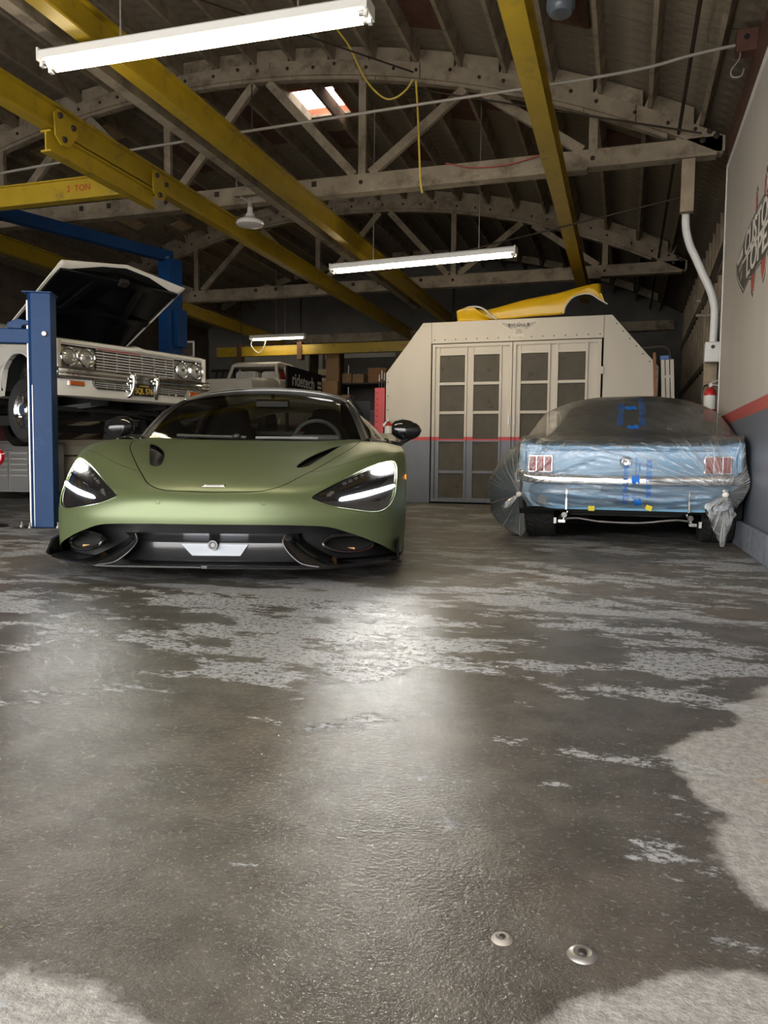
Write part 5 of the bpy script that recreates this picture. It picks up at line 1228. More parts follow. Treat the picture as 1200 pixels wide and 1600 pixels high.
for i in range(43):
    t_ = 6*i/42; y = cr([(a[0],) for a in st_], t_)[0]
    rows.append([(lambda q:(q[0],y,q[1]))(cr([a[1][k] for a in st_], t_)) for k in range(8)])
dense = []
for r in rows: dense.append([cr(r, 7*k/28) for k in range(29)])
YW, RW = 0.52, 0.30           # rear axle
mb = MB(); n = 29
mb.grid(dense); mb.mirror_x()
mb.add([p for p in dense[0]]+[(-p[0],p[1],p[2]) for p in reversed(dense[0][1:])],[tuple(range(57))]); mb.add([p for p in dense[-1]]+[(-p[0],p[1],p[2]) for p in reversed(dense[-1][1:])],[tuple(range(57))])
mb.build('body', BLUE, mu)
for s in (1,-1):   # dark wheel openings
    for yw in (YW,3.25):
        mb = MB(); mb.prism([(yw+0.345*cos(a),max(0.20,RW+0.345*sin(a))) for a in [pi*k/14-0.25 for k in range(18)]], lambda a,b:(s*0.803,a,b), lambda a,b:(s*0.55,a,b)); mb.build('wheel_well', M['matteblack'], mu)
# greenhouse
gh = [(0.72,0.79,0.70,0.79),(1.15,0.97,0.62,0.90),(1.6,1.15,0.55,1.07),(1.9,1.19,0.53,1.13),(2.5,1.195,0.53,1.14),(2.85,1.10,0.57,1.02),(3.2,0.80,0.68,0.79)]
def ghrow(y, z, x, ze, f=1.0): return [(0,y,z*f),(x*0.5,y,lerp(z,ze,.15)*f),(x*0.85,y,lerp(z,ze,.55)*f),(x,y,ze*f)]
g2 = [cr(gh, 6*i/30) for i in range(31)]
mb = MB(); rr = [[cr(ghrow(*q), 3*k/9) for k in range(10)] for q in g2]; mb.grid(rr); mb.mirror_x(); mb.build('roof', grey_rf, mu)
mb = MB(); mb.grid([[(q[2],q[0],q[3]-0.005),(lerp(q[2],0.74,.5),q[0],lerp(q[3],.79,.5)),(0.735,q[0],0.785)] for q in g2]); mb.mirror_x(); mb.build('side_window', M['glossblack'], mu)
mb = MB(); bl = [[(x*0.86,y,z+0.006) for x,y,z in [cr(ghrow(*q),3*k/9) for k in range(9)]] for q in g2[2:11]]; mb.grid(bl); mb.mirror_x(); mb.build('rear_window', mat('rear_glass_film_sheen',(0.36,0.36,0.36),0.3,coat=0.3), mu)  # glass colour lightened to carry the film's grey reflection
# rear panel and trim
MB().box(-0.735,0.735,0.008,0.032,0.505,0.690).build('rear_panel', BLUE, mu, bevel=0.006)
rows = [[(x,y-0.01*(1-(x/.7)**2),z+0.004*(x/.6)**2) for x in [-.62+1.24*k/20 for k in range(21)]] for y,z in ((0.03,0.690),(-0.008,0.692),(-0.020,0.704),(-0.014,0.722),(0.03,0.735),(0.10,0.748))]
dl = MB().grid(rows).build('deck_lid_edge', BLUE, mu)
MB().lathe([(0.0,0.012),(0.010,0.012),(0.013,0.006),(0.013,0)],(-0.006,-0.02,0.716),(0,-1,0.2),16).build('lid_lock', M['chrome'], dl)
for s in (1,-1):
    rows = [[(s*x,y,z) for x,y,z in ((0.735,0.03,zz),(0.737,-0.012,zz),(0.758,-0.024,zz),(0.775,-0.005,zz),(0.780,0.06,zz))] for zz in (0.545,0.60,0.66,0.72,0.752)]
    rows.append([(s*0.745,0.03,.758),(s*.748,0.0,.762),(s*.757,-.004,.762),(s*.765,0.01,.762),(s*.768,.06,.77)])
    MB().grid(rows).build('quarter_end', BLUE, mu)
    tlx = 0.627 if s < 0 else 0.610
    t_ = MB().box(s*tlx-0.094,s*tlx+0.094,-0.012,0.010,0.526,0.660).build('tail_light', M['chrome'], mu, bevel=0.006)
    red = mat('tail_lens', (0.55,0.02,0.03), 0.15, coat=0.8) if s == 1 else M['tail_lens_']
    if s == 1: M['tail_lens_'] = red
    for k in (-1,0,1): MB().box(s*tlx+k*0.058-0.025,s*tlx+k*0.058+0.025,-0.024,-0.008,0.537,0.650).build('red_lens', red, t_, bevel=0.006)
    MB().box(s*0.426-0.008,s*0.426+0.008,-0.052,-0.01,0.252,0.41).build('bumper_guard', M['chrome'], mu, bevel=0.003)
    # exhaust tips and shock mounts
    MB().cyl((s*0.455,0.16,0.20),(s*0.44,0.30,0.21),0.022,n=12).build('exhaust_tip', M['chrome'], mu)
    MB().cyl((s*0.43,0.2,0.23),(s*0.47,0.2,0.15),0.014,n=10).build('shock_absorber', M['chrome'], mu)
    MB().box(s*0.475-0.03,s*0.475+0.03,0.185,0.215,0.135,0.165).build('shock_mount', M['chrome'], mu, bevel=0.004)
    MB().box(s*0.525-0.01,s*0.525+0.01,0.185,0.215,0.13,0.175).build('spring_plate', M['steel'], mu)
    # wheels
    for yw in (YW,3.25):
        xo = 0.773; w_ = 0.235
        t_ = MB().lathe([(RW*.62,0.01),(RW*.75,-0.004),(RW*.93,0.0),(RW*.985,0.02),(RW,0.045),(RW,0.078),(RW*.975,0.080),(RW*.975,0.088),(RW,0.09),(RW,0.143),(RW*.975,0.145),(RW*.975,0.153),(RW,0.155),(RW,0.19),(RW*.985,0.215),(RW*.93,0.235),(RW*.62,0.225)],(s*xo,yw,RW),(-s,0,0),40).build('tyre', M['rubber'], mu)
        MB().lathe([(0,0.03),(RW*.5,0.02),(RW*.62,0.0),(RW*.63,0.05)],(s*xo,yw,RW),(-s,0,0),30).build('wheel_rim', M['steel'], t_)
        tr = MB()
        for k in range(34):
            a = 2*pi*k/34
            for xa, xb, da in ((0.02,0.075,0.10),(0.16,0.213,-0.10),(0.092,0.141,0.13)):
                p = (s*(xo-xa),yw+(RW+0.0005)*cos(a),RW+(RW+0.0005)*sin(a)); q = (s*(xo-xb),yw+(RW+0.0005)*cos(a+da),RW+(RW+0.0005)*sin(a+da))
                tr.bar(p,q,0.006,0.003,up=(0,cos(a),sin(a)))
        tr.build('tread_grooves', M['matteblack'], t_)
MB().tube(crs([(-0.46,0.22,0.165),(-0.36,0.2,0.175),(-0.2,0.2,0.155),(0.0,0.2,0.150),(0.14,0.2,0.155),(0.36,0.2,0.182),(0.46,0.22,0.17)],24),0.008,8).build('sway_bar', M['steel'], mu)
MB().cyl((-0.62,YW,RW),(0.62,YW,RW),0.04,n=12).build('rear_axle', M['black'], mu)
MB().box(-0.42,0.42,0.12,0.75,0.205,0.30).build('fuel_tank', M['black'], mu, bevel=0.03)
MB().box(-0.68,0.68,0.06,4.0,0.24,0.30).build('underbody', M['matteblack'], mu)
# chrome bumper
path = crs([(-0.800,0.30,0.535),(-0.800,0.12,0.53),(-0.792,0.02,0.52),(-0.765,-0.035,0.505),(-0.68,-0.062,0.487),(-0.4,-0.078,0.479),(0,-0.085,0.476),(0.4,-0.078,0.479),(0.68,-0.062,0.487),(0.765,-0.035,0.505),(0.792,0.02,0.52),(0.800,0.12,0.53),(0.800,0.30,0.535)],60)
prof = [(0.022,0.034),(-0.004,0.038),(-0.014,0.028),(-0.017,0.0),(-0.014,-0.026),(0.0,-0.038),(0.022,-0.034)]
rows = []
for i, p in enumerate(path):
    d = (Vector(path[min(i+1,60)])-Vector(path[max(i-1,0)])).normalized(); nrm = Vector((-d.y,d.x,0)).normalized()
    e = 1.0+0.35*max(0,(abs(p[0])-0.70)/0.1)
    rows.append([tuple(Vector(p)+nrm*a+Vector((0,0,b*(e if b > 0 else 1)))) for a,b in prof])
MB().grid(rows).build('rear_bumper', M['chrome'], mu)
# valance below the bumper
rows = []
for k in range(31):
    x = -0.77+1.54*k/30; e = max(0,(abs(x)-0.50)/0.27); zb = 0.255+0.09*e**2
    rows.append([(x,0.03+0.14*e**3,0.455),(x,-0.028+0.14*e**3,0.44),(x,-0.036+0.13*e**3,0.39),(x,-0.02+0.12*e**3,lerp(0.33,zb,.4)),(x,0.0+0.12*e**3,zb+0.012),(x,0.012+0.12*e**3,zb),(x,0.04+0.12*e**3,zb+0.01)])
MB().grid(rows).build('valance', BLUE, mu)
pb = mat('pale_blue_panel', (0.28,0.52,0.72), 0.3)
MB().box(-0.178,0.136,-0.052,-0.03,0.388,0.432).build('plate_mount', pb, mu, bevel=0.004); MB().box(-0.145,0.139,-0.046,-0.03,0.312,0.346).build('plate_mount', pb, mu, bevel=0.004)
MB().lathe([(0,0.012),(0.033,0.012),(0.038,0.0)],(-0.604,-0.012,0.328),(0,-1,0),22).build('reversing_lamp', M['fixture'], mu)
ytape = mat('yellow_tape', (0.75,0.62,0.02), 0.6)
for x, z, a in ((-0.245,0.268,0.0),(0.155,0.282,0.35)):
    o = MB().box(-0.022,0.022,-0.004,0.0,-0.018,0.018).build('tape_patch', ytape, mu, (x,-0.05,z)); o.rotation_euler = (0,a,0)
g_ = MB().lathe([(0.0,0.020),(0.022,0.022),(0.030,0.014),(0.040,0.020),(0.046,0.010),(0.048,0.0)],(-0.012,0.008,0.611),(0,-1,0),28).build('fuel_cap', M['chrome'], mu)
mb = MB(); mb.prism([(-0.020,0.603),(-0.012,0.612),(-0.018,0.622),(-0.004,0.618),(0.006,0.624),(0.010,0.614),(0.004,0.602),(0.0,0.610),(-0.010,0.609)], lambda a,b:(a-0.012,-0.0205,b), lambda a,b:(a-0.012,-0.014,b)); mb.build('cap_emblem', M['darksteel'], g_)

# ---- the plastic film
fc = thing('plastic_film', 'clear wrinkled plastic paint masking film printed PAINT THIS SIDE draped over the blue coupe', 'plastic cover', (MX,MY,0))
def film_material():
    m = bpy.data.materials.new('clear_masking_film'); m.use_nodes = True; nt = m.node_tree; L = nt.links
    for n_ in list(nt.nodes): nt.nodes.remove(n_)
    N = nt.nodes.new; out = N('ShaderNodeOutputMaterial'); tr = N('ShaderNodeBsdfTransparent'); df = N('ShaderNodeBsdfDiffuse'); tl = N('ShaderNodeBsdfTranslucent'); gl = N('ShaderNodeBsdfGlossy')
    tr.inputs[0].default_value = (0.93,0.94,0.95,1); df.inputs[0].default_value = (0.85,0.85,0.84,1); tl.inputs[0].default_value = (0.8,0.8,0.8,1); gl.inputs['Roughness'].default_value = 0.14
    tc = N('ShaderNodeTexCoord'); n1 = N('ShaderNodeTexNoise'); n1.inputs['Scale'].default_value = 9; n1.inputs['Detail'].default_value = 6; n1.inputs['Distortion'].default_value = 0.6; L.new(tc.outputs['Object'], n1.inputs['Vector'])
    n2 = N('ShaderNodeTexNoise'); n2.inputs['Scale'].default_value = 34; n2.inputs['Detail'].default_value = 5; n2.inputs['Distortion'].default_value = 1.5; L.new(tc.outputs['Object'], n2.inputs['Vector'])
    mr = N('ShaderNodeMapRange'); mr.inputs['From Min'].default_value = 0.35; mr.inputs['From Max'].default_value = 0.75; mr.inputs['To Min'].default_value = 0.11; mr.inputs['To Max'].default_value = 0.27; L.new(n1.outputs['Fac'], mr.inputs['Value'])
    lines = None  # streaks fanning from the knots: film highlights painted in as white haze
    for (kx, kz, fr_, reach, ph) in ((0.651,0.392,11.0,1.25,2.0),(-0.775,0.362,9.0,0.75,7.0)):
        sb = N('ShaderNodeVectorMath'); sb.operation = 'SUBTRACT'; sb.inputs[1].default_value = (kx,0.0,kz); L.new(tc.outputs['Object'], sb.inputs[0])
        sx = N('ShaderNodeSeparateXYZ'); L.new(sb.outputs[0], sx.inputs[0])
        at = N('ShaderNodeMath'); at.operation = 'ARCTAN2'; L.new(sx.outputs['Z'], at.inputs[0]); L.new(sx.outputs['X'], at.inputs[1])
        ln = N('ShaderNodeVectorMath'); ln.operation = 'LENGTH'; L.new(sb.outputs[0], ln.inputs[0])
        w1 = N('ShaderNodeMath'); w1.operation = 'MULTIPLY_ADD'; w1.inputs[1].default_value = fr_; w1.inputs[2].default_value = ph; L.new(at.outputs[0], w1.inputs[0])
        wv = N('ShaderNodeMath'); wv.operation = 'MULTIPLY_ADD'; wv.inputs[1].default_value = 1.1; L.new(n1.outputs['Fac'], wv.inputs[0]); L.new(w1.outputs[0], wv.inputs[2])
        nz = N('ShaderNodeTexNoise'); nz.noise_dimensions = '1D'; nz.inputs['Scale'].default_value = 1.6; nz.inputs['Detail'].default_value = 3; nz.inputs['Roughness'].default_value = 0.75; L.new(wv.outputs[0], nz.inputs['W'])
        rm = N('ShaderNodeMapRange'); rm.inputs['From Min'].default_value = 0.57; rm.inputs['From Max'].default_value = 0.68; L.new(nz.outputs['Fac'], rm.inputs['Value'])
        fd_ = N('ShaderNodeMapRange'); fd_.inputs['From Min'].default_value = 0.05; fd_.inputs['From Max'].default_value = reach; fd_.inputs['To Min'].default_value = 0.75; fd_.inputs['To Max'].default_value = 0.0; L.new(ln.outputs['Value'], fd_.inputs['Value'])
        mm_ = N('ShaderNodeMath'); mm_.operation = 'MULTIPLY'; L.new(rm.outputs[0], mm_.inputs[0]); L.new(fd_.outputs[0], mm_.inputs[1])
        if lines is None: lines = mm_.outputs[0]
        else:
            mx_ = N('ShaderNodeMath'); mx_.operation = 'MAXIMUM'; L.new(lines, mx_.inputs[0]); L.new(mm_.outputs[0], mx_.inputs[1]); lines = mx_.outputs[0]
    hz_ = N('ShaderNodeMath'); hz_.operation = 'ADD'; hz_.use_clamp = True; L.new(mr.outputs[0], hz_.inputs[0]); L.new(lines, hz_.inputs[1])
    add = N('ShaderNodeMixShader'); add.inputs[0].default_value = 0.45; L.new(df.outputs[0], add.inputs[1]); L.new(tl.outputs[0], add.inputs[2])
    m1 = N('ShaderNodeMixShader'); L.new(hz_.outputs[0], m1.inputs[0]); L.new(tr.outputs[0], m1.inputs[1]); L.new(add.outputs[0], m1.inputs[2])
    bp = N('ShaderNodeBump'); bp.inputs['Strength'].default_value = 0.5; bp.inputs['Distance'].default_value = 0.01
    ad = N('ShaderNodeMath'); ad.operation = 'ADD'; L.new(n1.outputs['Fac'], ad.inputs[0]); L.new(n2.outputs['Fac'], ad.inputs[1]); L.new(ad.outputs[0], bp.inputs['Height'])
    L.new(bp.outputs[0], gl.inputs['Normal'])
    fr = N('ShaderNodeFresnel'); fr.inputs[0].default_value = 1.75; L.new(bp.outputs[0], fr.inputs['Normal'])
    m2 = N('ShaderNodeMixShader'); L.new(fr.outputs[0], m2.inputs[0]); L.new(m1.outputs[0], m2.inputs[1]); L.new(gl.outputs[0], m2.inputs[2]); L.new(m2.outputs[0], out.inputs[0])
    return m
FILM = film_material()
PV = [(-0.015,.275),(-0.055,.345),(-0.095,.43),(-0.118,.49),(-0.085,.56),(-0.05,.64),(-0.04,.705),(0.0,.752),(0.22,.802),(0.62,.850),(1.05,1.02),(1.5,1.185),(1.9,1.235),(2.6,1.235),(3.15,1.0),(3.8,.82),(4.25,.72)]
HW = [.70,.765,.80,.805,.79,.78,.778,.775,.79,.80,.78,.745,.71,.69,.74,.78,.74]
CRN = [0,0,0,0,0,0,.005,.008,.0,-.03,-.09,-.13,-.13,-.13,-.08,-.02,-.02]     # edge height relative to the centre line
KNOT = [Vector((-0.775,-0.03,0.362)), Vector((0.651,-0.10,0.392))]
rnd = random.Random(3); PH_ = [rnd.uniform(0,6.28) for _ in range(12)]
def film(u, v):
    y, z = cr(PV, v); w = cr([(a,) for a in HW], v)[0]; c = cr([(a,) for a in CRN], v)[0]
    x = u*w; z += c*abs(u)**3
    p = Vector((x,y,z)); d = 0.0
    for i, k in enumerate(KNOT):
        q = p-k; r = q.length; ang = atan2(q.z + q.y*0.6, q.x)
        fall = math.exp(-r/0.55)*min(1,r/0.10)
        d += fall*(0.010*sin(ang*17+PH_[i])+0.007*sin(ang*31+PH_[i+2])+0.005*sin(ang*53+PH_[i+4]))
        g = math.exp(-(r/0.09)**2); p.z += (k.z-p.z)*0.0; d += g*0.0
    d += 0.004*sin(x*23+v*5.1+PH_[6])*sin(v*7+x*9+PH_[7])
    if v < 4: d += 0.006*sin(z*75+x*4+PH_[8])*(1-abs(u)*0.4)
    if v > 6.5: p.z += d+0.004
    else: p.y -= abs(d)*0.8+0.002+d*0.4
    return p
NU, NV = 150, 170
rows = [[tuple(film(-1+2*i/NU, (len(PV)-1)*j/NV)) for i in range(NU+1)] for j in range(NV+1)]
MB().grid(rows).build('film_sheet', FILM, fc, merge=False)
def bag(K, Cs, B, n=40, m=46, seed=1, amp=0.008):
    r2 = random.Random(seed); ph = [r2.uniform(0,6.28) for _ in range(6)]; rows = []
    for i in range(n+1):
        t_ = i/n; a = Vector(cr(K,(len(K)-1)*t_)); b = Vector(cr(Cs,(len(Cs)-1)*t_)); c = Vector(cr(B,(len(B)-1)*t_)); row = []
        for j in range(m+1):
            f = j/m
            mid = a.lerp(b,0.5); mid.x += (b.x-mid.x)*0.55; mid.y += (a.y-mid.y)*0.1
            p = Vector(cr([tuple(a),tuple(mid),tuple(b),tuple(b.lerp(c,.35)),tuple(c)], 4*f))
            w = amp*sin(pi*f)*(sin(t_*26+f*6+ph[0])+0.6*sin(t_*57-f*9+ph[1])+0.5*sin(t_*90+ph[2]))
            p.x += w*(1 if b.x > 0 else -1)*0.6; p.y -= abs(w)*0.6
            row.append(tuple(p))
        rows.append(row)
    return MB().grid(rows)
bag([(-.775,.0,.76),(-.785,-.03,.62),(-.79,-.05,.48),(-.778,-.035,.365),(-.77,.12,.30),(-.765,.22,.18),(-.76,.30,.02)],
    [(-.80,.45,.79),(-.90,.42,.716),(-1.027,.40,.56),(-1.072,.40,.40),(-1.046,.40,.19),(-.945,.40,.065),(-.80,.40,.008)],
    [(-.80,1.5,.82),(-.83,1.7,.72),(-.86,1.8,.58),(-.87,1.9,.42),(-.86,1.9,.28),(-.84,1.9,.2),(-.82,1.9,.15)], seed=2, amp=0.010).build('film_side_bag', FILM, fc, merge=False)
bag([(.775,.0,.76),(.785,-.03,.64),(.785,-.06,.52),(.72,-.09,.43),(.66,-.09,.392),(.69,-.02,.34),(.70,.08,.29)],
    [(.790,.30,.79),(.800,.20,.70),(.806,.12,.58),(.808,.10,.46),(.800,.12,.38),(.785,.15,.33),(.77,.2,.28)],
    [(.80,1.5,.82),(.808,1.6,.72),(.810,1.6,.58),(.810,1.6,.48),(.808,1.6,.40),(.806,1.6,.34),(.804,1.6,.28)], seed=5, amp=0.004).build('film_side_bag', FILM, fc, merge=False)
# gathered knots with hanging tails
def tail(k, pts, name):
    rows = []
    r2 = random.Random(len(pts))
    for i in range(25):
        cx, cy, cz, w = cr(pts, (len(pts)-1)*i/24); row = []
        for j in range(24):
            a = 2*pi*j/24; cr_ = 1+0.16*sin(3*a+i*0.6)+0.10*sin(7*a-i*0.9)
            row.append((cx+w*cos(a)*cr_, cy+min(w*0.35,0.035)*sin(a)*cr_, cz+0.012*sin(4*a+i)*min(1,w*10)))
        rows.append(row)
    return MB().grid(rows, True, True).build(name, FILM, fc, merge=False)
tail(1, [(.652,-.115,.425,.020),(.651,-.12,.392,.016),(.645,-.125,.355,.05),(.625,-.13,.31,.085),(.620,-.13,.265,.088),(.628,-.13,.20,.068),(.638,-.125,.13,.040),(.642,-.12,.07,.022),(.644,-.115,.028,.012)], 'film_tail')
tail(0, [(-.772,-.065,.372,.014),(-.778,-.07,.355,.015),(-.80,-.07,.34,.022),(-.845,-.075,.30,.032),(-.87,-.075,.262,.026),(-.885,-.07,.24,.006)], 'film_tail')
for k in KNOT: MB().sphere((k.x,k.y-0.045,k.z),0.021,1,0.8,0.9).build('film_knot', M['whitepaint'], fc)
# blue print following the film
INK = mat('blue_film_print', (0.01,0.18,0.72), 0.5)
SV = [0.0]; VV = [0.0]
for i in range(1,401):
    v = 16*i/400; p = cr(PV,v); q = cr(PV,VV[-1]); SV.append(SV[-1]+sqrt((p[0]-q[0])**2+(p[1]-q[1])**2)); VV.append(v)
def film_xs(x, s):
    v = interp(SV, VV, s); w = cr([(a,) for a in HW], v)[0]; p = film(x/w, v); e = film(x/w, min(v+.03,16)); d = film(min(x/w+.02,1), v)
    n_ = (d-p).cross(e-p).normalized()
    return p+n_*0.005
def film_text(body, size, x0, s0, up=True, stretch=1.0):
    me = text_mesh(body, size, 0.0); me.materials.clear(); me.materials.append(INK)
    bm = bmesh.new(); bm.from_mesh(me)
    bmesh.ops.triangulate(bm, faces=bm.faces); bmesh.ops.subdivide_edges(bm, edges=[e for e in bm.edges if e.calc_length() > 0.03], cuts=2, use_grid_fill=False)
    for v in bm.verts:
        a, b = v.co.x*stretch, v.co.y
        v.co = film_xs(x0-b, s0+a) if up else film_xs(x0+b, s0-a)
    bm.to_mesh(me); bm.free()
    return inst('film_lettering', me, fc)
s_face = 0.22
film_text('PAINT THIS SIDE', 0.052, 0.150, 0.24, True, 0.80); film_text('PAINT THIS SIDE', 0.052, -0.012, 0.19, False, 0.80)
film_text('PAINT THIS SIDE', 0.075, 0.115, 1.62, True, 1.05); film_text('PAINT THIS SIDE', 0.075, -0.070, 1.62, False, 1.05)
film_text('SIDE', 0.06, 0.10, 2.02, True, 1.0)
film_text('FILM TECHNOLOGY', 0.020, 0.060, 0.33, True, 0.9); film_text('MASKING', 0.020, 0.085, 0.33, True, 0.9); film_text('FILM', 0.026, 0.05, 0.10, True, 0.9)
def film_blob(x0, s0, sc):
    pts_ = [(-.05,.0),(-.03,.035),(.0,.02),(.03,.045),(.055,.01),(.05,-.03),(.02,-.02),(.0,-.045),(-.03,-.03)]
    c = film_xs(x0,s0); ring_ = [film_xs(x0+a*sc*.9, s0+b*sc*1.4) for a,b in poly_s(pts_,36)]
    mb = MB(); mb.grid([[tuple(p) for p in ring_],[tuple(p.lerp(c,.5)) for p in ring_],[tuple(c)]*36],False,True); return mb.build('film_emblem', INK, fc)
film_blob(0.055,0.235,0.62); film_blob(0.075,0.055,0.55); film_blob(0.030,1.30,1.0); film_blob(0.010,1.78,1.1)
# ================================================================ white full-size car with open hood on the lift
IMA = Vector((-5.05,5.86,0)); az_ = radians(19.35)
ic = IMA + Vector((sin(az_),cos(az_),0))*0.905
# local x: along the nose from the near corner (-1) to the far corner (+1); local y: towards the tail; z up
im = thing('lifted_white_car', 'white full-size vintage car with its hood open raised on the blue lift', 'car', (ic.x,ic.y,0.93), pi/2-az_); im.scale = (0.91,0.91,0.91)
WH = mat('white_car_paint', (0.72,0.68,0.60), 0.20, coat=0.8); UND = mat('underbody_black', (0.012,0.012,0.012), 0.6)
def ibox(name, x0,x1,y0,y1,z0,z1,m,p=im,b=0.0): return MB().box(x0,x1,y0,y1,z0,z1).build(name,m,p,bevel=b)
# fenders: sweep of half sections from the nose to the tail
fs_ = []
for y, xo, zt, xs, zb in ((-0.02,0.97,0.845,0.90,0.42),(0.10,0.985,0.86,0.90,0.36),(0.5,1.0,0.885,0.90,0.32),(1.2,1.0,0.90,0.90,0.30),(1.7,1.0,0.905,0.88,0.30),(3.0,1.0,0.92,0.86,0.30),(4.4,1.0,0.93,0.88,0.32),(4.95,0.97,0.90,0.88,0.40),(5.05,0.94,0.84,0.86,0.46)):
    fs_.append((y,[(xs-0.12,zt-0.01),(xs,zt),(xo-0.03,zt-0.03),(xo,zt-0.10),(xo-0.012,lerp(zt,zb,.42)),(xo,lerp(zt,zb,.60)),(xo-0.02,lerp(zt,zb,.85)),(xo-0.07,zb)]))
side = []
for i in range(65):
    t_ = 8*i/64; y = cr([(a[0],) for a in fs_],t_)[0]; side.append([(lambda q:(q[0],y,q[1]))(cr([cr([a[1][k] for a in fs_],t_) for k in range(8)],7*j/21)) for j in range(22)])
WC, WR = 0.64, 0.38          # front wheel opening
def cut_arch(p):
    x, y, z = p
    for yc in (WC, 4.05):
        dy = y-yc
        if abs(dy) < WR:
            top_ = 0.36+sqrt(WR*WR-dy*dy)
            if z < top_ and z < 0.80: return (x,y,top_)
    return p
for s in (1,-1):
    MB().grid([[cut_arch((p[0]*s,p[1],p[2])) for p in r] for r in side]).build('fender', WH, im)
    arc = [(s*0.985,WC+WR*cos(a),0.36+WR*sin(a)) for a in [pi*k/24 for k in range(25)]]
    MB().tube(arc,0.014,6).build('arch_lip', M['fixture'], im)
    mb = MB(); mb.grid([[p,(p[0]-s*0.30,p[1],p[2])] for p in arc]); mb.build('wheel_house', M['matteblack'], im)
    for yc in (WC,4.05):
        t_ = MB().lathe([(0.20,0.02),(0.23,0.0),(0.31,0.0),(0.34,0.03),(0.34,0.17),(0.31,0.20),(0.20,0.19)],(s*0.94,yc,0.14),(-s,0,0),30).build('tyre', M['rubber'], im)
        MB().lathe([(0,-0.01),(0.06,-0.012),(0.08,0.01),(0.18,0.03),(0.20,0.01),(0.205,0.04)],(s*0.94,yc,0.14),(-s,0,0),28).build('wheel_cover', M['chrome'], t_)
    # engine bay inner wing
    MB().box(min(s*0.74,s*0.78),max(s*0.74,s*0.78),0.12,1.55,0.35,0.86).build('inner_wing', UND, im)
MB().box(-0.90,0.90,1.60,5.0,0.30,0.915).build('body_tub', WH, im, bevel=0.03)
MB().box(-0.80,0.80,1.50,1.62,0.35,0.93).build('cowl', UND, im)
mb = MB(); gh2 = [(1.62,.915,.80),(2.25,1.30,.62),(3.3,1.33,.62),(4.0,.92,.78)]
rr = [[(x*f,y,lerp(z,z-0.03,abs(f)**3)) for f in (-1,-.6,0,.6,1)] for y,z,x in [cr(gh2,3*i/18) for i in range(19)]]
mb.grid(rr); mb.build('roof', WH, im)
mb = MB(); mb.grid([[(r[0][0],r[0][1],r[0][2]),(-0.86,r[0][1],0.905)] for r in rr]); mb.mirror_x(); mb.build('side_window', M['glossblack'], im)
ibox('engine', -0.28,0.28,0.45,1.35,0.35,0.80,UND,im,0.04); ibox('radiator', -0.40,0.40,0.14,0.20,0.38,0.82,UND)
ibox('battery', -0.70,-0.45,0.25,0.45,0.62,0.84,M['black'],im,0.01)
# front upper panel with a peaked centre
rows = []
for i in range(41):
    x = -0.93+1.86*i/40; pk_ = 0.018*math.exp(-(x/0.05)**2); sl = 0.045*(1-abs(x)/0.93)
    rows.append([(x,0.10-sl*.5,0.862+pk_),(x,0.02-sl,0.858+pk_),(x,-0.035-sl,0.838+pk_),(x,-0.045-sl,0.805+pk_*.5),(x,-0.02-sl,0.792)])
MB().grid(rows).build('nose_panel', WH, im)
for s in (1,-1):   # fender ends around the lamps
    mb = MB(); mb.grid([[(s*0.90,-0.05,z),(s*0.945,-0.065,z),(s*0.985,-0.03,z),(s*0.985,0.10,z)] for z in (0.83,0.76,0.68,0.60,0.55)]); mb.build('fender_end', WH, im)
BRT = mat('bright_trim', (0.72,0.70,0.66), 0.32, 0.55)
# grille
gb = MB().box(-0.90,0.90,0.045,0.06,0.545,0.80).build('grille_back', M['matteblack'], im)
for i in range(8): MB().bar((-0.50,-0.035,0.775-i*0.029),(0.50,-0.035,0.775-i*0.029),0.022,0.015).build('grille_bar', BRT, im)
for x in (-0.40,-0.24,-0.08,0.08,0.24,0.40): MB().box(x-0.004,x+0.004,-0.030,-0.02,0.56,0.785).build('grille_divider', BRT, im)
MB().box(-0.93,0.93,-0.052,-0.02,0.785,0.797).build('grille_molding', BRT, im); MB().box(-0.93,0.93,-0.048,-0.02,0.545,0.557).build('grille_molding', BRT, im)
MB().box(-0.49,0.03,-0.056,-0.045,0.777,0.785).build('red_tape', M['red'], im)
lettering('lettering', 'Chevrolet', 0.055, M['chrome'], im, (0.30,-0.048,0.64), (pi/2,0,0), depth=0.004)
lens = mat('headlamp_glass', (0.55,0.55,0.52), 0.10, 0.5)
for s in (1,-1):
    hb = MB().box(min(s*0.51,s*0.925),max(s*0.51,s*0.925),-0.03,0.0,0.565,0.775).build('headlamp_panel', M['steel'], im, bevel=0.01)
    for x in (0.615,0.815):
        h = MB().lathe([(0.076,0.0),(0.080,0.03),(0.092,0.042),(0.100,0.034),(0.101,0.0)],(s*x,-0.03,0.672),(0,-1,0),32).build('headlamp_ring', M['chrome'], hb)
        MB().lathe([(0,0.034),(0.04,0.030),(0.068,0.018),(0.076,0.004)],(s*x,-0.03,0.672),(0,-1,0),32).build('headlamp_lens', lens, hb)
        MB().lathe([(0,0.040),(0.014,0.039),(0.018,0.030)],(s*x,-0.03,0.672),(0,-1,0),12).build('headlamp_bulb', M['chrome'], hb)
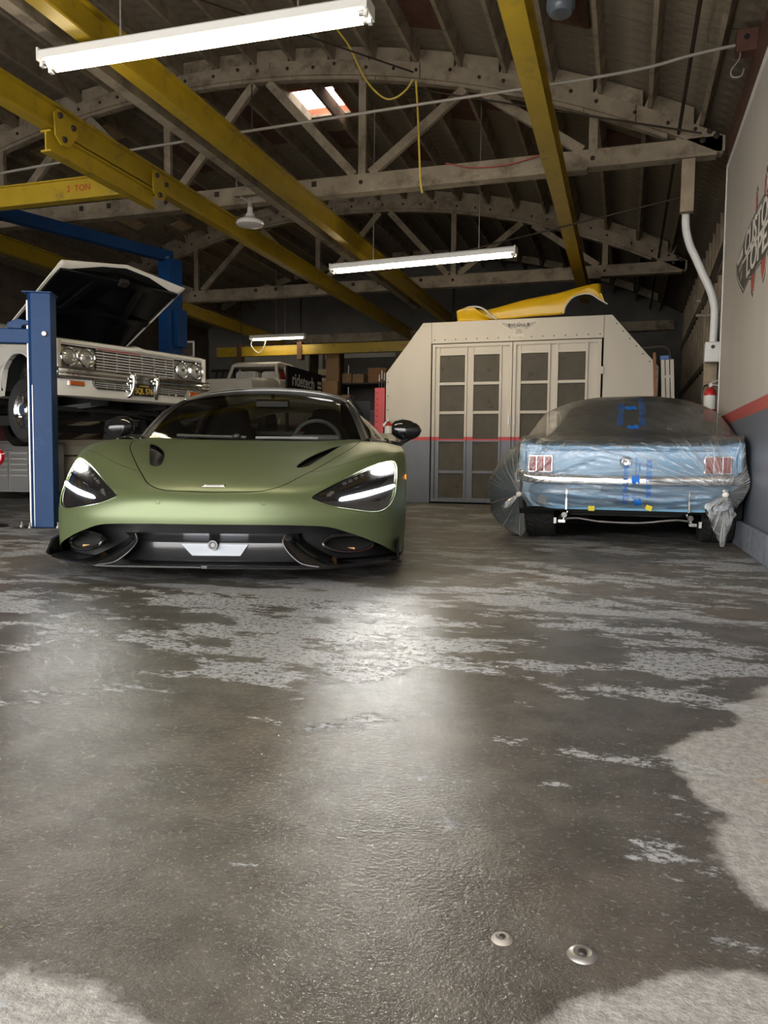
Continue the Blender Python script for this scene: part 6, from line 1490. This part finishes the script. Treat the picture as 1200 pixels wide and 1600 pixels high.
# bumper
path = crs([(-1.03,0.42,0.50),(-1.03,0.15,0.50),(-1.00,-0.06,0.50),(-0.88,-0.13,0.495),(-0.45,-0.165,0.49),(0,-0.175,0.488),(0.45,-0.165,0.49),(0.88,-0.13,0.495),(1.00,-0.06,0.50),(1.03,0.15,0.50),(1.03,0.42,0.50)],60)
prof = [(0.05,0.048),(0.0,0.050),(-0.012,0.036),(-0.012,0.012),(0.012,0.0),(-0.004,-0.012),(-0.004,-0.03),(0.01,-0.046),(0.05,-0.046)]
rows = []
for i, p in enumerate(path):
    d = (Vector(path[min(i+1,60)])-Vector(path[max(i-1,0)])).normalized(); nrm = Vector((-d.y,d.x,0)).normalized()
    rows.append([tuple(Vector(p)+nrm*a+Vector((0,0,b))) for a,b in prof])
MB().grid(rows).build('front_bumper', M['chrome'], im)
# white valance with cut-outs
rows = []
for i in range(41):
    x = -0.99+1.98*i/40; e = (abs(x)/0.99)**4; yo = 0.14*e+0.02*(abs(x)/.99)**2
    rows.append([(x,-0.10+yo,0.455),(x,-0.135+yo,0.44),(x,-0.14+yo,0.36),(x,-0.11+yo,0.275-0.0*e),(x,-0.05+yo,0.25+0.03*e),(x,0.05+yo,0.27)])
MB().grid(rows).build('valance', WH, im)
for s in (1,-1):
    q = [(s*0.155,0.435),(s*0.60,0.435),(s*0.585,0.375),(s*0.555,0.358),(s*0.155,0.358)]
    vt = MB().prism_y(q,-0.148,-0.12).build('lower_grille_recess', M['black'], im)
    MB().tube([(a,-0.150+0.006,b) for a,b in q]+[(q[0][0],-0.144,q[0][1])],0.008,6).build('recess_molding', M['chrome'], vt)
    for k in range(3): MB().box(min(s*0.16,s*0.58),max(s*0.16,s*0.58),-0.158,-0.146,0.373+k*0.021,0.381+k*0.021).build('lower_grille_bar', BRT, vt)
    for xx in (0.25,0.35,0.45): MB().box(s*xx-0.003,s*xx+0.003,-0.156,-0.146,0.362,0.43).build('lower_grille_divider', M['chrome'], vt)
    x = s*0.76
    tsl = MB().box(x-0.085,x+0.085,-0.105,-0.06,0.372,0.422).build('turn_signal', M['chrome'], im, bevel=0.004)
    tsl.rotation_euler = (0,0,0)
    MB().box(x-0.078,x+0.078,-0.112,-0.10,0.377,0.417).build('amber_lens', mat('turn_amber',(0.50,0.10,0.012),0.25), tsl, bevel=0.003)
    MB().tube(crs([(s*0.165,-0.175,0.545),(s*0.155,-0.200,0.53),(s*0.150,-0.205,0.47),(s*0.150,-0.195,0.40),(s*0.160,-0.165,0.33),(s*0.185,-0.13,0.30)],20),[0.016]+[0.020]*19+[0.012],10).build('bumper_guard', M['chrome'], im)
lp = MB().box(-0.125,0.125,-0.168,-0.160,0.318,0.445).build('number_plate', mat('plate_black',(0.012,0.012,0.014),0.4), im, bevel=0.003)
GOLD = mat('plate_gold', (0.62,0.42,0.06), 0.5)
lettering('lettering', 'SQL 576', 0.078, GOLD, lp, (0,-0.1695,0.368), (pi/2,0,0), (0.82,1.1,1), depth=0.001, bold=0.001)
lettering('lettering', 'CALIFORNIA', 0.024, GOLD, lp, (0,-0.1695,0.425), (pi/2,0,0), (0.9,1,1), depth=0.001)
# open hood: hinged at the cowl, front edge raised
hd = thing('hood', None, None); hd.parent = im; hd.location = (0,1.55,0.915); hd.rotation_euler = (radians(-27),0,0)
def hz(x): return 0.095*(1-abs(x)/0.78)
xs_ = [-0.78+1.56*k/32 for k in range(33)]
def hy(x): return -1.62-0.05*(1-abs(x)/0.78)
rows = [[(x,lerp(0.0,hy(x),t_/10),0.016+hz(x)-0.012*(t_/10)**6) for x in xs_] for t_ in range(11)]
o = MB().grid(rows).build('hood_skin', WH, hd); o.modifiers.new('t','SOLIDIFY').thickness = 0.012
BLK = mat('hood_lining_black', (0.006,0.006,0.007), 0.25)
rows = [[(x*0.965,lerp(-0.02,hy(x)+0.03,t_/10),0.0+hz(x)*0.9) for x in xs_] for t_ in range(11)]
o = MB().grid(rows).build('hood_lining', BLK, hd); o.modifiers.new('t','SOLIDIFY').thickness = -0.006
MB().tube([(x,hy(x),0.006+hz(x)) for x in xs_],0.010,8).build('hood_front_edge', WH, hd)
for s in (1,-1): MB().tube([(s*0.78,lerp(0,hy(0.78),k/8),0.008) for k in range(9)],0.010,8).build('hood_side_edge', WH, hd)
for x in (-0.55,0.55): MB().bar((x,-0.1,-0.004),(x*0.5,-1.45,-0.002),0.07,0.03).build('hood_brace', BLK, hd)
MB().bar((-0.75,-0.85,-0.004),(0.75,-0.85,-0.004),0.08,0.03).build('hood_brace', BLK, hd); MB().bar((-0.75,-1.48,-0.004),(0.75,-1.48,-0.004),0.08,0.03).build('hood_brace', BLK, hd)
MB().box(-0.05,0.05,-1.56,-1.48,-0.05,0.0).build('hood_latch', M['darksteel'], hd)
for s in (1,-1): MB().bar((s*0.78,1.50,0.86),(s*0.80,1.30,1.02),0.03,0.03).build('hood_hinge', M['darksteel'], im)
# underside
for s in (1,-1):
    MB().bar((s*0.38,-0.0,0.26),(s*0.42,4.6,0.22),0.09,0.12).build('frame_rail', UND, im)
    MB().bar((s*0.30,0.55,0.18),(s*0.84,0.64,0.12),0.16,0.05).build('control_arm', UND, im); MB().bar((s*0.84,0.66,0.12),(s*0.36,0.15,0.22),0.05,0.05).build('strut_rod', UND, im)
    MB().cyl((s*0.62,0.64,0.16),(s*0.58,0.64,0.45),0.07,n=12).build('coil_spring', UND, im)
MB().bar((-0.8,0.30,0.16),(0.8,0.30,0.16),0.04,0.04).build('sway_bar', UND, im); MB().bar((-0.75,0.85,0.13),(0.75,0.85,0.13),0.035,0.035).build('tie_rod', M['darksteel'], im)
ibox('cross_member', -0.5,0.5,0.75,1.05,0.12,0.26,UND,im,0.03); ibox('oil_pan', -0.22,0.22,0.5,1.25,0.08,0.36,UND,im,0.04); ibox('gearbox', -0.18,0.18,1.3,2.2,0.12,0.34,M['darksteel'],im,0.04)
MB().cyl((0,2.2,0.2),(0,4.0,0.2),0.05,n=12).build('drive_shaft', UND, im); ibox('floor_pan', -0.78,0.78,1.6,4.95,0.26,0.32,UND)
for s in (1,-1):
    MB().bar((s*0.90,1.75,0.24),(s*0.90,3.4,0.24),0.10,0.10).build('sill', UND, im)
